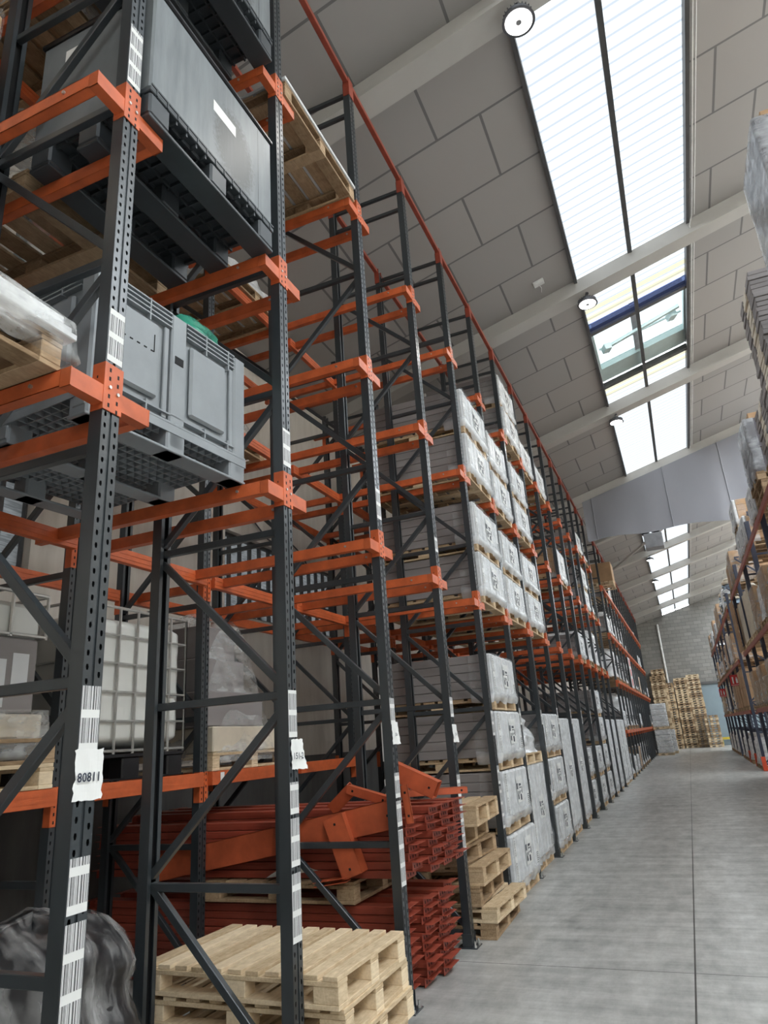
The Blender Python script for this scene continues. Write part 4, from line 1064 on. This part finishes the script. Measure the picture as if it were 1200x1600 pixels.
part('stretch_wrap', wrap_mesh(-0.98, -0.02, -0.53, 0.53, 0.16, 0.44, 77, -0.9, M_filmthin, 0.02), t)
o = thing('grey_box', 'grey box with white paper labels on the cartons at the left edge', 'box', (-3.55, 2.60, 1.905))
b = MB(); b.bb(-0.85, -0.02, -0.46, 0.46, 0.0, 0.43, 0.01); part('carton', b.mesh('box', [M_cardgrey]), o)
b = MB(); b.bb(-0.0195, -0.018, -0.05, 0.25, 0.03, 0.30); part('paper_label', b.mesh('paper', [M_white]), o)
b = MB(); b.bb(-0.0195, -0.018, 0.29, 0.40, 0.15, 0.34); part('paper_label', b.mesh('paper', [M_white]), o)
t = thing('caged_tub', 'white tub in a steel cage with a green sticker at the left edge', 'tub', (-3.55, 2.60, 2.338))
b = MB(); b.bb(-0.85, -0.03, -0.48, 0.48, 0.0, 0.21, 0.03); part('tub', b.mesh('tub', [M_ibc]), t)
b = MB()
for z in (0.015, 0.27):
    for p_, q_ in (((-0.015, -0.5), (-0.015, 0.5)), ((-0.87, -0.5), (-0.87, 0.5)), ((-0.87, -0.5), (-0.015, -0.5)), ((-0.87, 0.5), (-0.015, 0.5))): b.cyl((*p_, z), (*q_, z), 0.011, 6)
for yy in (-0.5, -0.25, 0.0, 0.25, 0.5):
    for xx in (-0.87, -0.015): b.cyl((xx, yy, 0), (xx, yy, 0.27), 0.011, 6)
part('cage', b.mesh('cage', [M_steel]), t)
b = MB(); b.bb(-0.0295, -0.0285, 0.10, 0.17, 0.12, 0.155); part('sticker', b.mesh('sticker', [M_green]), t, label='green sticker')
# ------ cone of wrapped goods beside the tank
t = thing('wrapped_pallet_load', 'grey film-wrapped load tapering upward beside the caged tank', 'pallet load', (-3.52, 5.35, 1.478))
part('pallet', pallet_mesh(1.05, 1.2, M_wood, 81, 7, 0.135), t, (-0.53, 0, 0))
b = MB(); b.bb(-1.0, -0.03, -0.56, 0.56, 0.138, 0.34, 0.01); part('carton_layer', b.mesh('cartons', [M_cream]), t)
b = MB(); 
for i, (w_, h_) in enumerate(((0.86, 0.3), (0.62, 0.28), (0.5, 0.3))): b.bb(-0.5-w_/2, -0.5+w_/2, -0.2-w_/2, -0.2+w_/2, 0.342+i*0.29, 0.342+i*0.29+0.285, 0.01)
part('grey_goods', b.mesh('goods', [M_cardgrey]), t)
part('stretch_wrap', lump_mesh(1.10, 1.13, 1.28, 12, 0.05, [M_filmthin], 0.45, 40, 24, 6), t, (-0.53, -0.04, 0.06))
# ------ heap under black plastic on the floor, left
t = thing('plastic_wrapped_heap', 'heap of goods under black plastic and clear film on the floor at lower left', 'wrapped goods', (-3.02, 2.70, 0))
part('pallet', pallet_mesh(0.95, 0.95, M_woodold, 83, 7, 0.13), t)
part('black_sheet', lump_mesh(1.06, 0.94, 0.80, 14, 0.12, [M_blackbag], 0.66, 40, 22, 4), t, (0, 0, 0.11))
part('clear_film', lump_mesh(1.08, 0.96, 0.83, 14, 0.13, [M_filmblack], 0.66, 48, 26, 4), t, (0, 0, 0.09))
t = thing('plastic_wrapped_heap', 'low film-covered heap on the floor at the left edge of the photo', 'wrapped goods', (-4.30, 2.60, 0))
part('pallet', pallet_mesh(0.9, 1.1, M_woodold, 84, 7, 0.13), t)
part('grey_sheet', lump_mesh(0.92, 1.0, 0.70, 16, 0.12, [M_lilac], 0.8, 30, 18, 4), t, (0, 0, 0.13))
part('clear_film', lump_mesh(0.95, 1.03, 0.74, 17, 0.12, [M_filmblack], 0.8, 36, 20, 4), t, (0, 0, 0.12))
# ------ loads of the bay nearest the camera and of the back rows
t = thing('wrapped_pallet_load', 'film-wrapped sheets overhanging a wooden pallet at the left edge, first level', 'pallet load', (-1.98, 1.17, 3.05))
part('pallet', pallet_mesh(1.0, 1.05, M_woodold, 91, 7, 0.144), t, (-0.52, 0, 0))
b = MB(); b.bb(-1.05, 0.015, -0.55, 0.56, 0.146, 0.175, 0.004); b.bb(-1.05, 0.0, -0.55, 0.545, 0.177, 0.205, 0.004); b.bb(-1.0, -0.02, -0.52, 0.52, 0.207, 0.25, 0.004)
part('sheet_stack', b.mesh('sheets', [M_white]), t)
part('wrapped_goods', lump_mesh(0.95, 0.98, 0.52, 23, 0.14, [M_filmheavy], 0.62, 36, 18, 4), t, (-0.55, -0.03, 0.25))
part('stretch_wrap', wrap_mesh(-1.05, 0.02, -0.56, 0.565, 0.03, 0.22, 93, -0.9, M_filmthin, 0.025), t)
def backload(k, lv, seed, h, mk, lab, x=XB+0.08):
    o = place('back%d' % seed, mk, (x, Yk(k)+0.695, LVB[lv]+0.003), lab, None)
backload(1, 2, 101, 0.7, lumpy(31, 0.75, M_filmthin, 0.9, 1.1, 1.15), 'film-wrapped load on wooden pallet behind the dark pallet box, second level', -2.78)
backload(0, 2, 102, 0.7, cartons(33, 0.8), 'brown cartons on wooden pallet at the upper left edge, second level', -2.75)
backload(1, 3, 103, 0.8, cartons(34, 0.85), 'brown cartons on wooden pallet high at the left, third level', -2.80)
backload(2, 3, 104, 0.5, lumpy(35, 0.45, M_filmheavy, 0.8), 'low silvery wrapped load on the top back beams, past the second frame')
backload(3, 3, 105, 0.5, lumpy(36, 0.40, M_filmheavy, 0.7), 'low silvery wrapped load on the top back beams, past the third frame')
backload(3, 2, 106, 0.5, lumpy(37, 0.42, M_filmthin, 0.8), 'clear film-wrapped load on the third back beams, past the third frame', XB-0.2)
backload(2, 2, 107, 0.5, lumpy(38, 0.40, M_filmthin, 0.7), 'clear film-wrapped load on the third back beams, past the second frame', XB-0.2)

# ------------------------------------------------------------------ right-hand rack
XR0 = 1.86; RD = 1.10; RH = 5.58
def rpost():
    b = MB(); b.bb(0, 0.09, -0.045, 0.045, 0.008, RH, 0.004); return b.mesh('post', [M_navy])
def right_frame():
    t = thing('upright_frame', '', 'rack frame'); pm = rpost()
    part('post', pm, t); part('post', pm, t, (RD-0.09, 0, 0))
    b = MB(); b.bb(-0.03, 0.12, -0.07, 0.07, 0, 0.008); pl = b.mesh('base_plate', [M_navy]); part('base_plate', pl, t); part('base_plate', pl, t, (RD-0.09, 0, 0))
    b = MB(); b.bar((0.09, 0, 0), (RD-0.09, 0, 0), 0.036, 0.04); hm = b.mesh('hb', [M_navy])
    b = MB(); b.bar((0.09, 0, 0.05), (RD-0.09, 0, 0.9), 0.036, 0.04); um = b.mesh('db', [M_navy])
    for i in range(7): part('horizontal_brace', hm, t, (0, 0, 0.2+0.93*i))
    for i in range(6): part('diagonal_brace', um, t, (0, 0, 0.2+0.93*i) if i % 2 == 0 else (RD, 0, 0.2+0.93*i), (0, 0, 0 if i % 2 == 0 else math.pi))
    return t
RY = [6.8+2.3*i for i in range(8)] + [25.3+2.6*i for i in range(8)]
NB1 = 7
rf0 = right_frame()
for i, y in enumerate(RY):
    lab = 'navy braced upright frame, %s along the aisle side of the right rack' % ORD[i+1]
    if i == 0: o = rf0; o['label'] = lab; o['group'] = 'frames of the right rack'
    else: o = dup(rf0, (0, 0, 0), None, lab, 'frames of the right rack')
    o.location = (XR0, y, 0)
    if i in (8, 9, 10):
        b = MB(); b.bb(-0.03, 0.0, -0.06, 0.06, 0.0, 0.42, 0.004); b.bb(-0.03, 0.09, -0.065, -0.05, 0.0, 0.42); b.bb(-0.03, 0.09, 0.05, 0.065, 0.0, 0.42)
        part('post_guard', b.mesh('guard', [M_redpole]), o, label='red post guard')
RLV = [1.82, 3.40, 5.06]
ME_rbs = {}
for L_ in (2.3, 2.6):
    b = MB(); b.bb(-0.045, 0.0, 0.0, L_-0.01, -0.11, 0.0, 0.003); ME_rbs[L_] = b.mesh('beam', [M_redor])
for i in range(len(RY)-1):
    if i == NB1: continue
    for li, z in enumerate(RLV):
        for row, x in (('aisle', XR0-0.002), ('rear', XR0+RD+0.047)):
            o = part('rack_beam', ME_rbs[2.3 if i < NB1 else 2.6], None, (x, RY[i]+0.005, z)); 
            tag(o, 'red %s-side beam on the %s level of the right rack, past its %s frame' % (row, ('lower', 'middle', 'upper')[li], ORD[i+1]), 'rack beam', 'beams of the right rack')
GR = 'loads in the right rack'
XA = XR0-0.02                                # loads overhang the aisle a little
ROT = (0, 0, math.pi)
def rput(key, mk, y, z, lab, x=XA):
    return place(key, mk, (x, y, z), lab, GR, ROT)
M_silverdark = plain('dark_print_panel', (0.10, 0.09, 0.10), 0.35, 0, 0.2, 5)
def bigpack(h):
    def mk():
        t = thing('wrapped_pallet_load', '', 'pallet load')
        part('pallet', pallet_mesh(1.1, 1.14, M_woodold, 5, 7, 0.14), t, (-0.55, 0, 0))
        b = MB(); b.bb(-1.08, -0.01, -0.55, 0.55, 0.142, h*0.5, 0.01); b.bb(-1.08, -0.01, -0.55, 0.55, h*0.5+0.01, h, 0.01)
        part('carton_block', b.mesh('block', [M_silverdark]), t)
        part('stretch_wrap', wrap_mesh(-1.1, 0.01, -0.56, 0.56, 0.1, h, 51, -0.16, M_filmsilver, 0.02), t)
        b = MB(); b.bb(-0.55, -0.25, 0.552, 0.556, h-0.5, h-0.22); part('paper_label', b.mesh('label', [M_paper]), t)
        b = MB(); b.bb(-1.0, -0.1, -0.5, 0.5, h+0.002, h+0.12, 0.01); part('top_carton', b.mesh('carton', [M_card]), t)
        return t
    return mk
def bookstack(h, seed):
    def mk():
        t = thing('carton_stack_load', '', 'pallet load'); rr = random.Random(seed)
        part('pallet', pallet_mesh(1.1, 1.1, M_woodold, seed, 7, 0.14), t, (-0.55, 0, 0))
        n = int(h/0.07)
        for c in range(3):
            b = MB()
            for k in range(n):
                b.box((-0.55, -0.36+c*0.36+rr.uniform(-.01, .01), 0.142+0.035+k*0.07), (1.06+rr.uniform(-.03, .03), 0.345, 0.066), Euler((0, 0, rr.uniform(-.03, .03))), 0.006)
            part('layered_bundle', b.mesh('bundle', [M_cream if c % 2 else M_cardgrey]), t)
        return t
    return mk
def rolls(n, h, seed):
    def mk():
        t = thing('roll_pallet_load', '', 'pallet load'); rr = random.Random(seed)
        part('pallet', pallet_mesh(1.1, 1.06, M_wood, seed, 7, 0.14), t, (-0.55, 0, 0))
        for i in range(n):
            for j in range(2):
                b = MB(); r = 1.04/n/2*0.84; hh = h*rr.uniform(0.85, 1.02); x = -0.16-j*0.5; y = -0.52+1.04*(i+0.5)/n
                b.cyl((x, y, 0.142), (x+rr.uniform(-.02, .02), y+rr.uniform(-.02, .02), 0.142+hh), r, 14, r*0.97)
                b.cyl((x, y, 0.142+hh), (x, y, 0.142+hh+0.03), r*0.95, 14, r*0.5)
                part('wrapped_roll', b.mesh('roll', [M_cream]), t)
        return t
    return mk
def bags(seed, mats, h=0.9):
    def mk():
        t = thing('bag_pallet_load', '', 'pallet load'); rr = random.Random(seed)
        part('pallet', pallet_mesh(1.1, 1.1, M_woodold, seed, 7, 0.14), t, (-0.55, 0, 0))
        n = 5
        for k in range(n):
            for j in range(2):
                part('bag', lump_mesh(1.05, 0.56, h/n*1.15, seed*10+k*2+j, 0.12, [mats[(k+j) % len(mats)]], 0.9, 18, 8, 3), t, (-0.55+rr.uniform(-.04, .04), -0.28+j*0.56, 0.14+k*h/n), (0, 0, rr.uniform(-.06, .06)))
        return t
    return mk
def rslot(i, j): return (RY[i]+RY[i+1])/2 + (-0.555, 0.555)[j]*(1 if i < NB1 else 1.08)
U = RLV[2]+0.004; Mi = RLV[1]+0.004; Lo = RLV[0]+0.004
rput('bigpack', bigpack(2.60), 7.40, U, 'tall silvery wrapped pack with dark side, topmost at the right edge', XR0-0.06)
rput('bagsA', lumpy(61, 1.35, M_filmheavy, 0.9, 1.08, 0.98, M_woodold, 0.06), 8.53, U, 'crumpled white wrapped load behind the tall silvery pack, right rack', XR0-0.04)
rput('bookA', bookstack(2.1, 62), 9.71, U, 'tall stack of brown-edged layered bundles, upper level of the right rack', XR0-0.06)
rput('bookB', bookstack(0.9, 63), 10.81, U, 'low stack of layered bundles behind the tall one, right rack', XR0-0.06)
rput('silver2', bigpack(1.12), 12.95, U+0.30, 'silvery wrapped pack with carton on top, raised on pallets, right rack', XR0-0.06)
for q in range(2):
    o = part('wooden_pallet', pallet_mesh(1.15, 1.15, M_woodold, 64+q, 7, 0.145), None, (XA+0.575, 12.95, U+q*0.148)); tag(o, '%s empty pallet under the silvery pack in the right rack' % ('lower', 'upper')[q], 'pallet')
rput('tubeW', lambda: load_from_parts(tube_load_parts(1.08, 1.0, 0.55, 5, M_woodold, M_card, False, 4, 6)), rslot(3, 0), U, 'pale wrapped carton load on the upper level, past the fourth right frame')
rput('tubeW', None, rslot(4, 1), U, 'white wrapped load, lower of two above the long red beam, right rack')
rput('tubeW', None, rslot(4, 1), U+0.70, 'white wrapped load topping two above the long red beam, right rack')
rput('tubeW', None, rslot(4, 0), U, 'white wrapped carton load before the pair above the long red beam')
rput('boxbig', cartons(66, 0.66, 1, 1, 1, 1.15, 1.02, False), 22.30, U, 'big brown box on the upper level above the end of the long red beam')
rput('cartR', cartons(67, 0.8, 2, 2, 3, 1.1, 1.02), rslot(6, 0), U, 'brown cartons on the upper level beside the big brown box, right rack')
SIDE = ('near', 'far')
for i in range(5, 7):
    for j in range(2):
        rput('rolls', rolls(4, 1.25, 71), rslot(i, j), Mi, 'upright cream wrapped rolls, middle level, %s half of the bay past the %s right frame' % (SIDE[j], ORD[i+1]))
for i in range(2, 5):
    rput('lumpR', lumpy(73, 0.85, M_filmheavy, 0.92, 1.1, 1.0, M_woodold, 0.05), rslot(i, 0), Mi, 'white wrapped load on middle level, near half past the %s right frame' % ORD[i+1])
    rput('cartM', cartons(69, 0.85, 2, 2, 2, 1.1, 1.02), rslot(i, 1), Mi, 'brown cartons on middle level, far half past the %s right frame' % ORD[i+1])
o = part('cardboard_sheet', (lambda q: (q.bb(-0.02, 0.0, -0.35, 0.35, 0, 1.45, 0.003), q.mesh('sheet', [M_card]))[1])(MB()), None, (XR0-0.09, 22.5, Mi+0.003), (0, 0, 0.05)); tag(o, 'upright brown cardboard sheet at the end of the middle level, right rack', 'cardboard')
for i in (4, 5, 6):
    rput('cartL', cartons(68, 0.55, 2, 3, 2, 1.1, 1.02), rslot(i, 0), Lo, 'wrapped brown cartons on the lower level, just past the %s right frame' % ORD[i+1])
    rput('cartM', cartons(69, 0.85, 2, 2, 2, 1.1, 1.02), rslot(i, 1), Lo, 'taller brown cartons on the lower level, past the %s right frame' % ORD[i+1])
for i in (5, 6):
    for j in range(2): rput('lumpR', lumpy(73, 0.85, M_filmheavy, 0.92, 1.1, 1.0, M_woodold, 0.05), rslot(i, j), 0.0, 'white wrapped load on the floor, %s half past the %s right frame' % (SIDE[j], ORD[i+1]))
rr_ = random.Random(23)
for i in range(NB1+1, len(RY)-1):
    for j in range(2):
        for li, z in enumerate((0.0, Lo, Mi, U)):
            if rr_.random() < (0.12, 0.08, 0.15, 0.25)[li]: continue
            typ = rr_.choice('lccbtr') if li else rr_.choice('lll')
            nm, key, mk = {'l': ('white wrapped load', 'lumpR', lumpy(73, 0.85, None, 0.92, 1.1, 1.05)), 'c': ('brown carton load', 'cartM', cartons(69, 0.85, 2, 2, 2, 1.1, 1.02)), 'b': ('pile of white and blue bags', 'bagsR', bags(74, [M_white, M_blue, M_cream])),
                           't': ('pale wrapped carton load', 'tubeW', None), 'r': ('upright pale rolls', 'rolls', rolls(4, 1.25, 71))}[typ]
            if i <= 9 and li == 1: nm, key, mk = 'tall brown cartons', 'tallcart', cartons(75, 1.15, 2, 2, 2, 1.1, 1.02, False)
            rput(key, mk, rslot(i, j), z, '%s on %s level, %s half past the %s right frame' % (nm, ('floor', 'lower', 'middle', 'upper')[li], SIDE[j], ORD[i+1]))
# red signs with white symbols
def sign(loc, rot, label):
    t = thing('fire_sign', label, 'sign', loc, rot)
    b = MB(); b.bb(-0.004, 0.004, -0.15, 0.15, -0.19, 0.19); part('board', b.mesh('board', [M_red]), t)
    b = MB()
    b.bb(-0.006, -0.0045, -0.09, -0.03, -0.10, 0.06); b.bb(-0.006, -0.0045, -0.075, -0.045, 0.07, 0.11); b.bb(-0.006, -0.0045, 0.04, 0.085, -0.11, 0.12); b.bb(-0.006, -0.0045, -0.13, 0.13, -0.165, -0.15)
    part('white_symbol', b.mesh('symbol', [M_paper]), t); return t
sign((XR0-0.11, 27.845, 2.88), (0, 0, R(90)), 'red and white fire sign on the nearer frames of the right rack')
sign((XR0-0.11, 38.245, 2.82), (0, 0, R(90)), 'small red and white fire sign farther along the right rack')
t = thing('sign_board', 'white upright board with three small red signs in the far left rack', 'sign', (XF+0.05, Yk(22)+0.05, 3.07))
b = MB(); b.bb(-0.02, 0.0, -0.5, 0.5, 0, 1.25, 0.003); part('board', b.mesh('board', [M_white]), t)
for q in range(3):
    b = MB(); b.bb(0.0005, 0.004, -0.25, 0.25, 0.1+q*0.4, 0.38+q*0.4); part('red_sign', b.mesh('red', [M_red]), t)

# ------------------------------------------------------------------ overhead things
def bay_lamp():
    t = thing('bay_lamp', '', 'lamp')
    b = MB(); b.cyl((0, 0, 0), (0, 0, 0.05), 0.165, 32, 0.15); b.cyl((0, 0, 0.05), (0, 0, 0.13), 0.09, 20, 0.07)
    for i in range(24):
        a = 2*math.pi*i/24; b.bar((0.085*math.cos(a), 0.085*math.sin(a), 0.065), (0.15*math.cos(a), 0.15*math.sin(a), 0.058), 0.006, 0.04)
    part('housing', b.mesh('housing', [M_housing]), t)
    b = MB(); b.cyl((0, 0, -0.006), (0, 0, 0.001), 0.135, 32); part('diffuser', b.mesh('diffuser', [M_lamp]), t)
    b = MB(); b.cyl((0, 0, -0.012), (0, 0, -0.005), 0.03, 16); part('sensor_cap', b.mesh('cap', [M_grey]), t)
    b = MB(); b.cyl((0, 0, 0.13), (0, 0, 0.20), 0.012, 8); b.cyl((0, 0, 0.2), (0, 0, 0.215), 0.05, 12); part('hanger', b.mesh('hanger', [M_housing]), t)
    return t
l0 = bay_lamp()
for i, y in enumerate([5.2, 10.45, 15.6, 25.9, 31.1, 36.3]):
    o = l0 if i == 0 else dup(l0, (0, 0, 0))
    o.location = (-0.28, y, roof_z(-0.28)-0.30-0.20)
    o['label'] = '%s round bay lamp from the camera, hanging beside the skylight' % ORD[i+1]; o['group'] = 'bay lamps under the roof beams'
    li = bpy.data.lights.new('bay_lamp_light', 'SPOT'); li.energy = 60; li.spot_size = R(150); li.shadow_soft_size = 0.12; li.color = (1, 0.97, 0.92)
    lo = bpy.data.objects.new('bay_lamp_light', li); COL.objects.link(lo); lo.location = (-0.28, y, roof_z(-0.28)-0.53)
# sensor box on the ceiling
t = thing('sensor_box', 'small white sensor box on the ceiling left of the skylight', 'sensor box', (-0.95, 9.9, roof_z(-0.95)-0.05), (0, -ROOF_ANG, 0))
b = MB(); b.bb(-0.09, 0.09, -0.06, 0.06, 0, 0.05, 0.008); part('case', b.mesh('case', [M_pipe]), t)
b = MB(); b.tube([(0, 0.06, 0.02), (0.02, 0.15, 0.02), (0.0, 0.3, 0.045)], 0.006); part('cable', b.mesh('cable', [M_pipe]), t)
# curtain under the fourth roof beam
def cur(u, v):
    x = -1.78+6.2*u; zt_ = roof_z(x)-0.28; zb_ = 6.86+0.05*math.sin(u*5)+0.04*math.sin(u*17)
    d = 0.03*math.sin(u*21+2*math.sin(u*9))*(0.3+0.7*v)+0.006*math.sin(u*60)*v
    return (x, 20.62-0.06*v+d, zt_+(zb_-zt_)*v)
b = MB(); b.grid(cur, 160, 12)
o = part('smoke_curtain', b.mesh('curtain', [M_lilac], True)); tag(o, 'wide grey cloth curtain hanging under the roof beam across the aisle', 'curtain')
b = MB()
for xs in (-1.5, 0.62, 2.2): b.tube([tuple(Vector(cur((xs+1.78)/6.2, v/8))+Vector((0, -0.012, 0))) for v in range(9)], 0.012, 5)
part('seam', b.mesh('seam', [M_lilac]), o)
# fan heater beyond the curtain
t = thing('fan_heater', 'grey fan unit with two round fans hanging beyond the curtain', 'fan heater', (0.02, 24.4, 7.25))
b = MB(); b.bb(-0.30, 0.30, -0.25, 0.25, 0.0, 0.50, 0.015); part('case', b.mesh('case', [M_grey]), t)
for q, x in enumerate((-0.22, 0.12)):
    b = MB(); b.cyl((x, -0.1, 0.62), (x, 0.1, 0.62), 0.14, 20); b.cyl((x, -0.102, 0.62), (x, -0.11, 0.62), 0.11, 20, mi=1); part('fan', b.mesh('fan', [M_housing, M_dark]), t)
b = MB(); b.bar((-0.4, 0, 0.80), (0.5, 0, 0.80), 0.04, 0.04); b.bar((-0.2, 0, 0.5), (-0.2, 1.4, 1.25), 0.03, 0.03); b.bar((0.2, 0, 0.5), (0.2, 1.4, 1.35), 0.03, 0.03); part('bracket', b.mesh('bracket', [M_housing]), t)

# ------------------------------------------------------------------ far end
ME_pal = pallet_mesh(0.8, 1.15, M_wood, 7, 6, 0.1445)
ME_pal2 = pallet_mesh(0.8, 1.15, M_woodold, 8, 6, 0.1445)
rp = random.Random(9)
for name, x, y, n in (('first', -1.38, 51.25, 35), ('second', -1.43, 48.7, 31), ('third', -0.96, 50.0, 28), ('fourth', -0.10, 50.7, 30), ('fifth', 0.71, 50.7, 31), ('low last', 1.28, 49.4, 13)):
    for i in range(n):
        o = part('wooden_pallet', ME_pal if rp.random() < 0.6 else ME_pal2, None, (x+rp.uniform(-.015, .015), y+rp.uniform(-.015, .015), 0.1455*i), (0, 0, rp.uniform(-.02, .02)))
        tag(o, 'wooden pallet in the %s stack from the left against the far block wall' % name, 'pallet', 'pallets of the %s far stack' % name)
def bale(h):
    def mk():
        t = thing('wrapped_bale', '', 'wrapped goods')
        part('pallet', pallet_mesh(0.80, 0.95, M_wood, 3, 6, 0.12), t)
        b = MB(); n = 4
        for k in range(n): b.bb(-0.39, 0.39, -0.46, 0.46, 0.123+(h-0.13)/n*k, 0.120+(h-0.13)/n*(k+1), 0.03)
        part('white_sacks', b.mesh('sacks', [M_white]), t)
        part('stretch_wrap', wrap_mesh(-0.40, 0.40, -0.475, 0.475, 0.07, h, 41, -0.39, M_filmthin, 0.02), t); return t
    return mk
place('bale', bale(1.31), (-1.42, 41.3, 0), 'lower of two big white wrapped bales at the far left of the aisle', 'white bales at the far end')
place('bale', bale(1.31), (-1.44, 41.3, 1.325), 'upper of two big white wrapped bales at the far left of the aisle', 'white bales at the far end')
place('bale3', bale(1.25), (-1.25, 43.2, 0), 'small white bale half hidden behind the big far bales', 'white bales at the far end')
# big brown box on the far left rack
o = thing('brown_box', 'big plain brown cardboard box on top of the left rack before the far ceiling', 'box', (-1.52, Yk(17)+0.70, 6.222))
part('pallet', pallet_mesh(1.0, 1.0, M_wood, 5, 6, 0.14), o, (-0.5, 0, 0))
b = MB(); b.bb(-1.0, 0.0, -0.45, 0.45, 0.142, 0.82, 0.01); part('carton', b.mesh('carton', [M_card]), o)
b = MB(); b.bb(-1.0, 0.0, -0.04, 0.04, 0.8203, 0.822); part('tape', b.mesh('tape', [M_paper]), o)
# loose cable on the left wall above the window
b = MB(); pts = [(XL+0.03, 7.6+0.25*i+0.05*math.sin(i*2.1), 4.75+0.10*math.sin(i*1.3)-0.03*i) for i in range(12)]
b.tube(pts, 0.012, 5); tag(part('loose_cable', b.mesh('cable', [M_housing])), 'loose dark cable hanging on the plaster wall above the barred window', 'cable')

# small white tags on the lowest beams
for o in [o for o in COL.objects if o.name.split('.')[0] == 'step_beam' and abs(o.location.z-LVB[0]) < 0.01 and o.location.x > -3.7][:4]:
    b = MB(); b.bb(0.0435, 0.0445, 0.10, 0.15, -0.085, -0.01); part('white_tag', b.mesh('tag', [M_paper]), o, label='small white paper tag')
